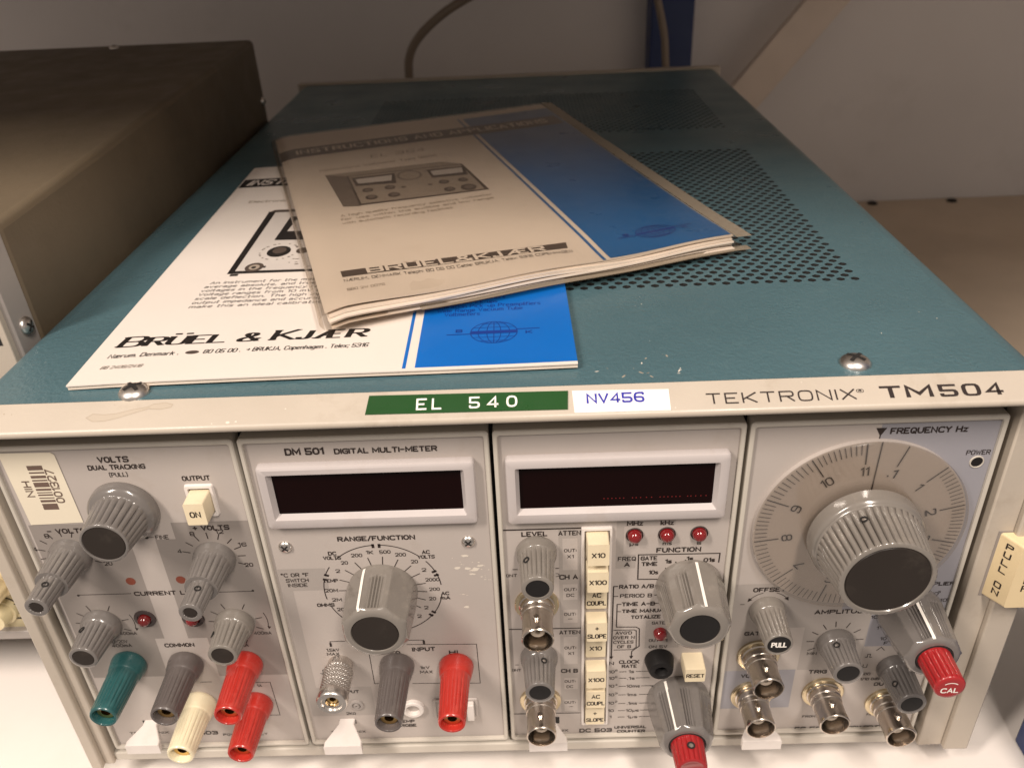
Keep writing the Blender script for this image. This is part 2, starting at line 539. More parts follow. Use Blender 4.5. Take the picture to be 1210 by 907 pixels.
rack = thing('shelving_rack', 'navy blue steel rack post and pale sloping brace standing behind and beside the teal instrument', 'rack', (245, 545, BZ))
def rk(x, y, z):
    return (x - 245, y - 545, z - BZ)
def rbox(name, x0, x1, y0, y1, z0, z1, m, bevel=1.0):
    mb = MB()
    mb.box(x0 - 245, x1 - 245, y0 - 545, y1 - 545, z0 - BZ, z1 - BZ, m)
    return mb.build(name, rack, (0, 0, 0), bevel=bevel)
rbox('upright_post', 250, 284, 535, 562, BZ, 560, M_navyp)
rbox('upright_post', 310.6, 350, -38, 7.6, BZ, 560, M_navyp)
rbox('upper_shelf', -640, 860, 5, 562, 290, 312, M_bench)
mb = MB()
a, b = Vector((308, 530, 66)), Vector((470, 530, 266))
d = (b - a).normalized()
u = Vector((d.z, 0, -d.x))
rows = []
for p in (a, b):
    rows.append([rk(*(p + u * s * 14 + Vector((0, t * 4, 0)))) for s, t in ((-1, -1), (1, -1), (1, 1), (-1, 1))])
mb.grid(rows, M_brace, closed=True)
mb.poly(rows[0], M_brace)
mb.poly(rows[1], M_brace)
mb.build('diagonal_brace', rack, bevel=.8)['label'] = 'pale beige sloping brace'

def spline(pts, n=10):
    P = [Vector(p) for p in pts]
    P = [P[0] * 2 - P[1]] + P + [P[-1] * 2 - P[-2]]
    out = []
    for i in range(1, len(P) - 2):
        for k in range(n):
            t = k / n
            out.append(.5 * ((2 * P[i]) + (P[i + 1] - P[i - 1]) * t + (2 * P[i - 1] - 5 * P[i] + 4 * P[i + 1] - P[i + 2]) * t * t + (3 * P[i] - P[i - 1] - 3 * P[i + 1] + P[i + 2]) * t ** 3))
    out.append(P[-2])
    return out
def cable(pts, r, label):
    mb = MB()
    mb.tube(spline(pts), r, M_cable, 12)
    o = mb.build('mains_cable')
    o['label'] = label
    o['category'] = 'cable'
    o['group'] = 'cables hanging behind the instruments'
cable([(60, 470, 20), (59, 480, 80), (61, 480, 122), (63, 480, 140), (71.5, 480, 153.5), (88, 480, 167), (108, 480, 178), (150, 485, 196)], 3.2,
      'beige cable curving up and to the right behind the top booklet')
cable([(258, 470, 30), (257, 490, 110), (255.5, 490, 128), (253.5, 490, 147), (247.5, 490, 171), (240, 495, 200)], 2.8,
      'beige cable running up in front of the navy blue post')

# ------------------------------------------------------------------ neighbouring instrument on the left
box_rot = R_(1.7)
nb = thing('olive_instrument', 'olive brown cased instrument with beige front standing left of the teal instrument', 'instrument', (-3, 36, 20), rot=(box_rot, 0, 0))
D, HH, WW = 287, 150.5, 330
mb = MB()
mb.box(-WW, 0, 11, D, 0, HH, M_olive)
mb.build('case', nb, (0, 0, 0), bevel=2.5, segs=3)
mb = MB()
mb.box(-WW, .6, 0.4, 11, -.6, HH - 1.5, M_trim)
mb.build('front_trim', nb, (0, 0, 0), bevel=.6)
mb = MB()
mb.box(-WW + 1, -.6, -2.2, .4, 45, HH - 2.2, M_frame)
mb.box(-WW + 1, -.6, -2.2, .4, 1, 45, M_yel)
mb.box(-WW + 1, .3, -4.5, .4, -.5, 3.5, M_trim)
mp = panel_map(-2.2)
mb.build('front_panel', nb, (0, 0, 0), bevel=.4)
mb = MB()
rect(mb, -18, -2.5, 119.2, 123.6, M_dark, mp, .15)
text(mb, '40', -6.4, -3.0, 121.4, 2.4, 0, M_green, mp, .22)
mb.build('label_strip', nb, (0, 0, 0), flat=True)
mb = MB()
lines(mb, [(-44, 10.5), (-36.5, 10.5), (-36.5, 15), (-44, 15)], .5, M_print, mp, .1)
lines(mb, [(-39.5, 8), (-34, 8)], .8, M_print, mp, .1)
lines(mb, arc_pts(-41, 13, 5.5, 0, 90), .7, M_print, mp, .1)
mb.build('panel_printing', nb, (0, 0, 0), flat=True)
mb = MB()
mb.revolve([(0, 7.2), (3, 7.0), (3, 6.6), (7, 6.2), (7.6, 5.6)], M_ivory, 64, shape=lambda t, d, r: r * (1 + .045 * math.cos(10 * t)))
mb.build('dial_knob', nb, (-40.5, -2.2, 27), bevel=0)
mb = MB()
mb.revolve([(0, 6.2), (1.5, 6.0), (1.5, 5.0), (3, 4.8), (6, 4.2)], M_yel, 40)
mb.build('dial_knob', nb, (-43, -2.2, 12.5))
def screw_bm(r, dome, recess=True, n=28):
    mb = MB()
    mb.revolve([(0, r), (dome * .25, r * .99), (dome * .6, r * .85), (dome * .88, r * .6), (dome, r * .3)], M_steel, n)
    w, L = r * .13, r * .55
    mp = lambda a, b, o: (a, -(dome * (1 - .35 * (a * a + b * b) / (r * r))) - o, b)
    for a in (45, 135):
        c, s = math.cos(R_(a)), math.sin(R_(a))
        ribbon(mb, [(-L * c, -L * s), (0, 0), (L * c, L * s)], w * 2, M_dark, mp, .05 * r + .01 * (a > 90))
    return mb
screw_bm(2.9, 1.6).build('case_screw', nb, (.6, 6, 121), rot=(0, 0, R_(90)))
screw_bm(2.6, 1.4).build('case_screw', nb, (0.2, D - 6, 118), rot=(0, 0, R_(90)))
screw_bm(2.6, 1.4).build('case_screw', nb, (-75, D - 9, HH), rot=(R_(-90), 0, 0))
for x in (-300, -30):
    mb = MB()
    mb.box(x - 10, x + 10, 20, 40, -38, 0, M_dark)
    mb.build('foot', nb, (0, 0, 0), bevel=1)
    mb = MB()
    mb.box(x - 10, x + 10, 240, 260, -46, 0, M_dark)
    mb.build('foot', nb, (0, 0, 0), bevel=1)

# ------------------------------------------------------------------ the mainframe
ZT = 138.0
main = thing('instrument_mainframe', 'wide teal topped beige rack instrument holding four plug-in panels under two booklets', 'instrument', (0, 0, 0))

def cover():
    mb = MB()
    x0, x1, yf, yb, rad = -2.0, 276.0, -1.0, 397.0, 7.0
    # top sheet with two fields of punched holes; everything between is plain sheet
    pa, pb, hr = 4.4, 2.9, 1.28
    xr = 249.0
    fields = []
    ca = math.atan2(pb, pa)
    angs = sorted([0, math.pi / 2, math.pi, 1.5 * math.pi, ca, math.pi - ca, math.pi + ca, -ca + 2 * math.pi,
                   ca / 2, math.pi - ca / 2, math.pi + ca / 2, 2 * math.pi - ca / 2])
    def edge(t):
        c, s = math.cos(t), math.sin(t)
        k = min(pa / 2 / max(abs(c), 1e-6), pb / 2 / max(abs(s), 1e-6))
        return c * k, s * k
    E = [edge(t) for t in angs]
    K = [(hr * math.cos(t), hr * math.sin(t)) for t in angs]
    n = len(angs)
    xa, xb = x0 + rad, x1 - rad
    kb, kd = mb.mi(M_blue), mb.mi(M_dark)
    def field(xl, y0, rows, hr=hr):
        K = [(hr * math.cos(t), hr * math.sin(t)) for t in angs]
        cols = int((xr - xl) / pa)
        for r in range(rows):
            yc = y0 + pb * (r + .5)
            sh = pa / 2 if r % 2 else 0
            left = xr - cols * pa - sh
            mb.poly([(xa, yc - pb / 2, ZT), (left, yc - pb / 2, ZT), (left, yc + pb / 2, ZT), (xa, yc + pb / 2, ZT)], M_blue)
            mb.poly([(xr - sh, yc - pb / 2, ZT), (xb, yc - pb / 2, ZT), (xb, yc + pb / 2, ZT), (xr - sh, yc + pb / 2, ZT)], M_blue)
            for c in range(cols):
                xc = left + pa * (c + .5)
                b = len(mb.v)
                mb.v += [(xc + ex, yc + ey, ZT) for ex, ey in E] + [(xc + kx, yc + ky, ZT) for kx, ky in K] + [(xc + kx, yc + ky, ZT - .9) for kx, ky in K]
                for j in range(n):
                    q = (j + 1) % n
                    mb.f.append((b + j, b + q, b + n + q, b + n + j)); mb.m.append(kb)
                    mb.f.append((b + n + j, b + n + q, b + 2 * n + q, b + 2 * n + j)); mb.m.append(kd)
        return y0 + pb * rows
    def sheet(y0, y1):
        mb.poly([(xa, y0, ZT), (xb, y0, ZT), (xb, y1, ZT), (xa, y1, ZT)], M_blue)
    sheet(yf, 56)
    e1 = field(95, 56, 52)
    sheet(e1, 246)
    e2 = field(60, 246, 32, 1.05)
    sheet(e2, yb)
    # rounded shoulders and sides
    for sgn, xe in ((-1, x0), (1, x1)):
        rows = []
        cx = xe - sgn * rad
        prof = [(cx + sgn * rad * math.sin(R_(a)), ZT - rad + rad * math.cos(R_(a))) for a in range(0, 91, 15)] + [(xe, -5)]
        mb.grid([[(px, yy, pz) for px, pz in prof] for yy in (yf, 56, 246, yb)], M_blue)
    o = mb.build('top_cover', main, (0, 0, 0), angle=30)
    return o
cover()
mb = MB()
mb.box(1, 273, 8, 394, -5, 118, M_dark)                      # the chassis seen as black through the holes
mb.build('inner_chassis', main)
mb = MB()
mb.box(-3, 277, 397.2, 404, -6, ZT + 1.2, M_frame)
mb.build('rear_casting', main, bevel=1)
for x in (18, 252):
    for y in (70, 330):
        mb = MB()
        mb.revolve([(0, 8), (10, 7), (12.8, 6.5)], M_dark, 24)
        mb.build('foot', main, (x, y, -5.2), rot=(R_(90), 0, 0))

# front casting: sloping name strip, two posts, bottom rail
SL = math.atan(0.473)
def strip_map(a, b, o):                      # a = along x, b = up the slope from its lower edge, o = off the surface
    return (a, -8.5 + b * math.cos(SL) - o * math.sin(SL), 134.5 + b * math.sin(SL) + o * math.cos(SL))
mb = MB()
prof = [(-1.1, 138.0)]
prof += [(-8.0 - 1.2 * math.sin(R_(a)), 133.41 + 1.2 * math.cos(R_(a))) for a in (25.3, 45, 65, 90, 115, 140, 165, 180)]
prof += [(-6.0, 132.0), (-1.2, 131.4), (2, 128.5), (2, 136)]
xs = [-8.5, 287.5]
mb.grid([[(x, y, z) for y, z in prof] for x in xs], M_frame)
for x in xs:
    mb.poly([(x, y, z) for y, z in prof], M_frame)
mb.build('name_strip', main, angle=40)
mb = MB()
mb.box(-8, -4.2, -4.0, 9, -6, 129.7, M_frame)
mb.box(-4.3, -.9, -2.2, 9, -5.9, 129.6, M_frame)
mb.build('side_post', main, bevel=.5)
mb = MB()
mb.box(270.6, 278.6, -2.2, 9, -5.9, 129.6, M_frame)
mb.box(278.5, 286.4, -4.0, 9, -6, 129.7, M_frame)
mb.build('side_post', main, bevel=.5)
mb = MB()
mb.box(-.9, 270.7, -1.0, 9, -5.6, -1.7, M_rim)
mb.build('bottom_rail', main, bevel=.5)
mb = MB()
mb.box(-.9, 270.6, 4.5, 8, -1.9, 129.7, M_dark)
mb.build('slot_back', main)

# writing, tape and sticker on the strip
mb = MB()
text(mb, 'TEKTRONIX', 189.0, 225.2, 2.85, 2.8, 0, M_print, strip_map, .05, rad=2.2, thick=.42)
text(mb, '\u00ae', 225.8, 227.5, 3.3, 1.7, 0, M_print, strip_map, .05, thick=.16)
text(mb, 'TM', 231.8, 243.6, 3.05, 3.0, 2, M_print, strip_map, .05, pen=(1.7, 1), thick=.66, rad=1)
text(mb, '504', 246.2, 260.8, 3.0, 3.0, 2, M_print, strip_map, .05, pen=(1.7, 1), thick=.62, rad=2, space=2.4)
mb.build('name_lettering', main, flat=True)
mb = MB()
def wob(pts):
    return pts
blob = [(33.6, 3.3), (35.5, 2.2), (38.5, 2.2), (42, 3.1), (46, 4.5), (49, 5.5), (52, 5.2), (54.6, 5.7), (55, 6.5), (53, 7.1), (50, 6.8), (48.6, 6.0), (45, 5.4), (41, 4.3), (38, 4.1), (35, 4.4)]
ribbon(mb, blob, .22, M_stain, strip_map, .03, closed=True)
mb.poly([strip_map(a, b, .02) for a, b in blob], M_stain2)
mb.build('dried_stain', main, flat=True)
mb = MB()
for a, b, r in ((12, 5.3, .25), (14, 5.1, .18), (70, .6, .5), (72, .8, .3), (66, .4, .2), (40, 7, .15), (181, .6, .2), (213, 6.8, .15), (84, 4.1, .2)):
    disc(mb, a, b, r, r * .7, M_chip if a > 60 else M_stain, strip_map, .025, 9)
mb.build('paint_chips', main, flat=True)['kind'] = 'stuff'
mb = MB()
q = [(104.3, 1.45), (154.6, 1.05), (154.9, 6.5), (104.9, 7.0)]
rows = [[strip_map(a, b, .0) for a, b in q], [strip_map(a, b, .28) for a, b in q]]
mb.grid(rows, M_dymo, closed=True)
mb.poly(rows[1], M_dymo)
for s, xa, xb in (('E', 117.2, 119.4), ('L', 121.1, 123.1), ('5', 130.4, 132.6), ('4', 134.9, 137.3), ('0', 139.7, 141.9)):
    text(mb, s, xa, xb, 3.9, 2.9, 1, M_line, strip_map, .34, thick=.50)
o = mb.build('embossed_tape', main, flat=True)
o['label'] = 'green embossed tape reading EL 540'
mb = MB()
q = [(156.2, .05), (179.8, -.1), (179.9, 6.05), (155.9, 6.5)]
rows = [[strip_map(a, b, .0) for a, b in q], [strip_map(a, b, .16) for a, b in q]]
mb.grid(rows, M_sticker, closed=True)
mb.poly(rows[1], M_sticker)
text(mb, 'NV456', 159.6, 173.4, 4.0, 2.5, 1, M_bprint, strip_map, .2, thick=.58)
o = mb.build('white_sticker', main, flat=True)
o['label'] = 'white sticker reading NV456 in blue'

screw_bm(4.0, 2.2).build('cover_screw', main, (228.6, 5.0, ZT), rot=(R_(-90), 0, 0))
screw_bm(4.0, 2.2).build('cover_screw', main, (43.3, 2.6, ZT), rot=(R_(-90), 0, 0))
# worn greenish patch on the cover beside the big booklet: old glue
mb = MB()
random.seed(4)
for i in range(16):
    a, b = random.gauss(172, 9), random.uniform(1.5, 14)
    r = random.uniform(.12, .45)
    disc(mb, a, b, r * random.uniform(1, 2), r * .6, M_chip if random.random() < .35 else M_stain, lambda p, q, o: (p, q, ZT + o), .03, 7, random.uniform(0, 3))
for i in range(12):
    a, b = random.uniform(150, 268), random.uniform(1, 50)
    r = random.uniform(.08, .2)
    disc(mb, a, b, r * 2, r * .6, M_chip, lambda p, q, o: (p, q, ZT + o), .03, 6, random.uniform(0, 3))
mb.build('glue_residue', main, flat=True)['kind'] = 'stuff'

# power button on the right post
pw = MB()
b0, b1 = rrect(274.9, 292, 63.0, 86.4, .8), rrect(278.4, 290.5, 63.6, 86.2, .8)
ring_xz(pw, [(-2, b0), (-8.4, b1)], M_ivory, M_ivory)
po = pw.build('power_button', main, bevel=.5, angle=30)
mb = MB()
side = lambda a, b, o: (274.9 + 3.5 * a - o * .88, -2 - 6.4 * a - o * .48, b)
z = 83.4
for ch in 'PULL ON':
    if ch != ' ':
        text(mb, ch, .40, .64, z, 1.75, 0, M_print, side, .08, thick=.40, pen=(.15, 1))
    z -= 2.75
frontm = lambda a, b, o: (a, -8.4 - o, b)
z = 83.0
for ch in 'POWER':
    text(mb, ch, 281.6, 283.8, z, 2.0, 0, M_print, frontm, .08, thick=.42)
    z -= 3.0
mb.build('button_lettering', po, flat=True)
mb = MB()
mb.box(274.35, 292.6, -2.35, -2.05, 62.7, 86.9, M_zone)
mb.build('button_slot', po)

# ------------------------------------------------------------------ controls (each built about its own axis, pointing to the viewer)
def flutes(n, depth, s0, s1):
    def f(t, d, r):
        if d < s0 or d > s1:
            return r
        k = min(1, (d - s0) / .5, (s1 - d) / .3)
        w = abs(math.sin(t * n / 2))
        return r - depth * max(0, k) * (1 - w ** .42)
    return f
def knob(parent, x, z, L, rs, rg0, rt, rc, nf=22, body=M_knob, cap=M_cap, y=0, start=3.6, label=None, capmark=None, screw=None, name='control_knob', y0=0.0):
    """skirted fluted knob: rs skirt radius, rg0 grip radius at its root, rt at the tip, rc cap insert"""
    mb = MB()
    p = [(y0, rs * .97), (y0 + .4, rs), (start - 2.0, rs * .99), (start - 1.3, rs * .965), (start - .8, rs * .92), (start - .4, rg0 + (rs - rg0) * .35), (start - .1, rg0 * 1.02)]
    for i in range(9):
        s = start + (L - .55 - start) * i / 8
        p.append((s, rg0 + (rt - rg0) * i / 8))
    p += [(L - .15, rt * .985), (L, rt * .95), (L, rc * 1.02), (L - .35, rc)]
    mb.revolve(p, body, nf * 8, shape=flutes(nf, rt * .11, start, L - .5), cap=True, capm=cap)
    o = mb.build(name, parent, (x, y, z), angle=50)
    if label:
        o['label'] = label
    mb = MB()
    mb.revolve([(L - .32, rc * .985), (L - .1, rc * .97), (L - .08, rc * .9)], cap, 40)
    if capmark:
        text(mb, capmark, -rc * .62, rc * .62, 0, rc * .5, 1, M_line, lambda a, b, q: (a, -L + .08 - q, b), .05, thick=rc * .13)
    c = mb.build('knob_cap', o, (0, 0, 0))
    if capmark:
        c['label'] = 'black knob cap marked ' + capmark
    if screw:
        th, d = screw
        rr = rg0 + (rt - rg0) * (d - start) / (L - start)
        mb = MB()
        mb.revolve([(0, 1.0), (.25, 1.0), (.25, .62), (-.3, .6)], M_dark, 20)
        mb.revolve([(.05, .6), (.1, .4)], M_steel, 16)
        mb.build('set_screw', o, (rr * math.cos(R_(th)), -d, rr * math.sin(R_(th))), rot=set_rot(th))
    return o
def set_rot(th):
    # turn the -y axis outwards to the direction th in the xz plane
    d = Vector((math.cos(R_(th)), 0, math.sin(R_(th))))
    return Vector((0, -1, 0)).rotation_difference(d).to_euler()

def dual_knob(parent, x, z, L1, L2, label=None):
    """a fluted sleeve with a thinner fluted knob through it"""
    mb = MB()
    p = [(0, 6.1), (.7, 6.1), (1.6, 5.95), (2.4, 5.6), (3.0, 5.3)]
    for i in range(7):
        s = 3.2 + (L1 - .4 - 3.2) * i / 6
        p.append((s, 5.25 - .55 * i / 6))
    p += [(L1, 4.5), (L1, 3.5), (L1 - .3, 3.4)]
    mb.revolve(p, M_knob, 18 * 8, shape=flutes(18, .42, 3.2, L1 - .1), capm=M_dark)
    o = mb.build('control_knob', parent, (x, 0, z), angle=50)
    if label:
        o['label'] = label
    mb = MB()
    p = [(L1 - .25, 3.45)]
    for i in range(7):
        s = L1 + .2 + (L2 - .5 - L1) * i / 6
        p.append((s, 3.5 - .3 * i / 6))
    p += [(L2 - .1, 3.1), (L2, 2.85), (L2, 2.0), (L2 - .5, 1.8)]
    mb.revolve(p, M_knob, 14 * 8, shape=flutes(14, .36, L1, L2 - .2), capm=M_cap)
    mb.build('fine_knob', o, (0, 0, 0), angle=50)
    mb = MB()
    mb.revolve([(L2 - .5, 1.75), (L2 - .12, 1.7), (L2 - .1, 1.4)], M_cap, 24)
    mb.build('knob_cap', o, (0, 0, 0))
    mb = MB()
    mb.revolve([(0, .95), (.2, .95), (.2, .55), (-.3, .5)], M_dark, 18)
    mb.build('set_screw', o, (3.3 * math.cos(R_(75)), -(L1 + 3.2), 3.3 * math.sin(R_(75))), rot=set_rot(75))
    return o

def octa(t, phi, ap, rnd=1.078):
    u = (t - phi + math.pi / 8) % (math.pi / 4) - math.pi / 8
    return min(ap / math.cos(u), ap * rnd)
def pointer_knob(parent, x, z, L, rs, ap0, ap1, rc, phi, mark, body=M_knob, grooves=(90,), ng=5, cap=M_cap, label=None, twist=None):
    """faceted knob on a round skirt with a white pointer line along angle mark (degrees)"""
    g = [R_(a) for a in grooves]
    def shape(t, d, r):
        k = max(0.0, min(1.0, (d - .5) / 1.5))
        k = k * k * (3 - 2 * k)
        ap = ap0 + (ap1 - ap0) * (d - 2) / (L - 2)
        q = octa(t, phi, ap)
        out = rs * (1 - k) + min(q, rs * 1.02) * k if d < L - .9 else min(q, r) if d < L - .05 else r
        if 4.2 < d < L - 1.2:
            for a in g:
                u = (t - a + math.pi) % (2 * math.pi) - math.pi
                lat = u * ap
                w = ap * .105
                if abs(lat) < w * ng / 2:
                    out -= .55 * max(0, math.cos(2 * math.pi * lat / w)) ** 1.5
        return out
    p = [(0, rs), (.5, rs), (.8, rs), (1.1, rs), (1.4, rs), (1.7, rs), (2.0, rs), (2.4, rs), (2.8, rs), (3.2, rs), (3.6, rs), (4.25, rs), (4.6, rs)]
    p += [(4.6 + (L - 1.4 - 4.6) * i / 5, rs) for i in range(1, 6)]
    p += [(L - 1.2, rs), (L - .85, ap1 * 1.02), (L - .4, ap1 * .97), (L - .06, ap1 * .90), (L, rc * 1.14), (L, rc * 1.03), (L - .35, rc)]
    mb = MB()
    mb.revolve(p, body, 192, shape=shape, capm=cap)
    o = mb.build('selector_knob', parent, (x, 0, z), angle=42)
    if label:
        o['label'] = label
    mb = MB()
    mb.revolve([(L - .32, rc * .985), (L - .1, rc * .97), (L - .08, rc * .9)], cap, 44)
    mb.build('knob_cap', o)
    mb = MB()
    rows = []
    t0 = R_(mark)
    for d, _ in p[3:-4]:
        w = .42
        row = []
        for s in (-1, -.4, .4, 1):
            r = shape(t0, d, ap1 * 1.02) + .13
            tt = t0 + s * w / r
            row.append((r * math.cos(tt), -d, r * math.sin(tt)))
        rows.append(row)
    mb.grid(rows, M_line)
    mb.build('pointer_line', o)
    return o

def binding_post(parent, x, z, L, m, label, r=4.15, name='binding_post'):
    mb = MB()
    p = [(0, 5.0), (.6, 5.5), (1.6, 5.55), (5.0, 4.95), (5.4, 4.75), (5.7, 4.6)]
    for i in range(9):
        p.append((6.0 + (L - .7 - 6.0) * i / 8, 4.62 + (r - 4.62) * i / 8))
    p += [(L - .3, r * .985), (L, r * .93), (L, r * .80), (L - .3, r * .76), (L - 4.5, r * .68)]
    mb.revolve(p, m, 20 * 8, shape=flutes(20, .2, 6.0, L - 1.6), capm=M_dark)
    o = mb.build(name, parent, (x, 0, z), angle=50)
    o['label'] = label
    mb = MB()
    mb.revolve([(L - 4.4, r * .62), (L - 1.9, r * .62), (L - 1.9, r * .34), (L - 4.2, r * .34)], M_brass, 28, capm=M_dark)
    mb.build('brass_socket', o)
    return o

def coax(parent, x, z, L, label=None):
    mb = MB()
    p = [(0, 5.5), (1.3, 5.4), (1.6, 5.0), (3.6, 5.0), (3.9, 4.75), (5.4, 4.7), (5.6, 4.5), (L - 2.2, 4.5), (L - 1.8, 4.62), (L - .25, 4.66), (L, 4.45), (L, 4.2), (L - .3, 4.1), (L - 7.5, 4.05)]
    mb.revolve(p, M_nickel, 56, capm=M_dark)
    for a in (92, 272):
        t = R_(a)
        b = MB()
        mb2 = [(0, 1.15), (.55, 1.1), (.75, .8)]
        # bayonet lug: a short stub standing off the barrel
        c, s = math.cos(t), math.sin(t)
        rows = []
        for d, rr in mb2:
            R = 4.4 + d
            rows.append([(R * c - rr * math.cos(w) * s, -(L - 4.6) + rr * math.sin(w), R * s + rr * math.cos(w) * c) for w in [2 * math.pi * j / 16 for j in range(16)]])
        mb.grid(rows, M_nickel, closed=True)
        mb.poly(rows[-1], M_nickel)
    o = mb.build('coax_connector', parent, (x, 0, z), angle=35)
    if label:
        o['label'] = label
    mb = MB()
    mb.revolve([(L - 7.4, 2.1), (L - 3.4, 2.1), (L - 3.2, 1.9), (L - 3.2, .75), (L - 6, .7)], M_insul, 28, capm=M_dark)
    mb.build('centre_insulator', o)
    mb = MB()
    mb.revolve([(0, 6.6), (.7, 6.6), (.95, 6.3), (.95, 5.3)], M_nutbr, 48)
    mb.build('washer', o)
    return o

def led(parent, x, z, r=2.0, m=M_led, socket=3.0, label=None):
    mb = MB()
    mb.revolve([(0, r), (.9, r), (1.5, r * .93), (2.1, r * .75), (2.5, r * .48), (2.65, r * .2)], m, 28)
    o = mb.build('indicator_lamp', parent, (x, 0, z))
    if label:
        o['label'] = label
    if socket:
        mb = MB()
        mb.revolve([(0, socket), (.35, socket * .97), (.5, r * 1.2), (.1, r * 1.05)], M_socket, 32, cap=False)
        mb.build('lamp_socket', o)
    return o

def button(parent, x, z, w, h, L, s=None, sub=None, m=M_cream, th=1.35, name='push_button', label=None):
    mb = MB()
    rows = [[(a, 0, b) for a, b in rrect(-w / 2, w / 2, -h / 2, h / 2, .35, 2)], [(a, -L, b) for a, b in rrect(-w / 2 + .12, w / 2 - .12, -h / 2 + .12, h / 2 - .12, .35, 2)]]
    mb.grid(rows, m, closed=True)
    mb.poly(rows[1], m)
    o = mb.build(name, parent, (x, 0, z), bevel=.22, angle=30)
    if label:
        o['label'] = label
    if s:
        mb = MB()
        f = lambda a, b, q: (a, -L - q, b)
        def put(t, zc, hh):
            wd = min(w * .86, hh * .78 * len(t)) if len(t) > 1 else hh * .6
            text(mb, t, -wd / 2, wd / 2, zc, hh, 1, M_print, f, .06, thick=hh * .22)
        if sub:
            put(s, h * .2, th)
            put(sub, -h * .2, th)
        else:
            put(s, 0, th)
        mb.build('button_lettering', o, flat=True)
    return o

def release_tab(parent, x, z, w0, w1, L, h=3.8):
    mb = MB()
    rows = [[(-w0 / 2, 0, 1.2), (w0 / 2, 0, 1.2), (w0 / 2, 0, -.6), (-w0 / 2, 0, -.6)],
            [(-w0 / 2, -2, 1.2), (w0 / 2, -2, 1.2), (w0 / 2, -2, -.8), (-w0 / 2, -2, -.8)],
            [(-w1 / 2, -L + 1.6, .9), (w1 / 2, -L + 1.6, .9), (w1 / 2, -L + 1.6, -h + .6), (-w1 / 2, -L + 1.6, -h + .6)],
            [(-w1 / 2, -L, .6), (w1 / 2, -L, .6), (w1 / 2, -L, -h + .4), (-w1 / 2, -L, -h + .4)]]
    mb.grid(rows, M_white, closed=True)
    mb.poly(rows[-1], M_white)
    o = mb.build('release_tab', parent, (x, 0, z), bevel=.45, segs=3, angle=30)
    return o
def slot(mb, x, z, w, h, mp):
    rect(mb, x - w / 2, x + w / 2, z - h / 2, z + h / 2, M_dark, mp, .08)

def module(name, label, x0):
    t = thing(name, label, 'plug-in module', (x0, 0, 0), 'plug-in modules in the mainframe')
    w = 67.3
    mb = MB()
    a0, a1 = .55, w - .55
    ring_xz(mb, [(4, rrect(a0, a1, .1, 125.0, 1.2)), (-.75, rrect(a0, a1, .1, 125.0, 1.2)), (-1.05, rrect(a0 + .3, a1 - .3, .4, 124.7, 1.0)),
                 (-1.05, rrect(a0 + 1.0, a1 - 1.0, 1.1, 123.7, .8)), (-.8, rrect(a0 + 1.25, a1 - 1.25, 1.4, 123.3, .7)), (.6, rrect(a0 + 1.3, a1 - 1.3, 1.5, 123.1, .7))], M_rim)
    mb.build('module_rim', t, angle=30)
    mb = MB()
    p = rrect(a0 + 1.05, a1 - 1.05, 1.2, 123.4, .5)
    mb.poly([(a, .0, b) for a, b in p], M_panel)
    return t, mb

def put_texts(mb, T, mp, x0):
    for s, a, b, z, h, w in T:
        if len(s) == 1:
            a, b = (a + b) / 2 - h * .36, (a + b) / 2 + h * .36
            if s in '1':
                a, b = (a + b) / 2 - h * .15, (a + b) / 2 + h * .15
        text(mb, s, a - x0, b - x0, z, h * .75, w, M_print, mp, .10)
def ticks(mb, x, z, r0, r1, degs, t, mp):
    for a in degs:
        c, s = math.cos(R_(a)), math.sin(R_(a))
        lines(mb, [(x + r0 * c, z + r0 * s), (x + r1 * c, z + r1 * s)], t, M_print, mp, .09)
def arrow(mb, a, b, ang, s, mp):
    pts = [(a, b)] + [(a + s * math.cos(R_(ang + q)), b + s * math.sin(R_(ang + q))) for q in (155, 205)]
    mb.poly([mp(p[0], p[1], .09) for p in pts], M_print)
PM = panel_map(0.0)

# ================================================================== module 1: the power supply
TEXT_1 = [
('VOLTS',29.3,37.3,119.2,2.1,1),('DUAL TRACKING',25.9,41.2,116.7,1.8,1),('(PULL)',31.0,35.8,114.2,1.7,0),('OUTPUT',50.4,57.8,112.2,1.8,1),('- VOLTS',7.7,18.6,95.2,1.9,1),('+ VOLTS',49.2,59.3,94.8,1.9,1),
('COARSE',26.9,33.3,91.9,1.6,0),('FINE',37.8,41.4,91.9,1.7,0),('CURRENT LIMIT',25.9,45.9,70.5,1.8,1),('0-20V',13.5,18.2,50.7,1.6,0),('400mA',13.0,19.0,49.0,1.6,0),('400mA',16.9,22.0,54.2,1.5,0),
('COMMON',29.4,38.4,48.5,1.8,1),('TEKTRONIX',7.0,20.1,7.2,1.3,0),('PS 503',24.8,36.5,6.5,1.9,1),('POWER SUPPLY',38.3,53.2,5.3,1.3,0),('400mA',58.2,63.4,52.8,1.5,0),('5V 1A',51.6,55.9,29.1,1.4,0),
('0-20V',49.3,55.5,49.3,1.6,0),('400mA',48.9,55.3,47.7,1.6,0),]
X0 = 0.0
t1, mb = module('power_supply_module', 'power supply panel at the far left with barcode sticker and coloured binding posts', X0)
rect(mb, 3.0, 27.0, 34.6, 97.6, M_zone, PM)
rect(mb, 27.0, 30.0, 51.5, 91.0, M_zone, PM, .031)
rect(mb, 37.4, 43.3, 51.3, 91.0, M_zone, PM, .031)
rect(mb, 43.3, 65.6, 34.0, 97.0, M_zone, PM)
put_texts(mb, TEXT_1, PM, X0)
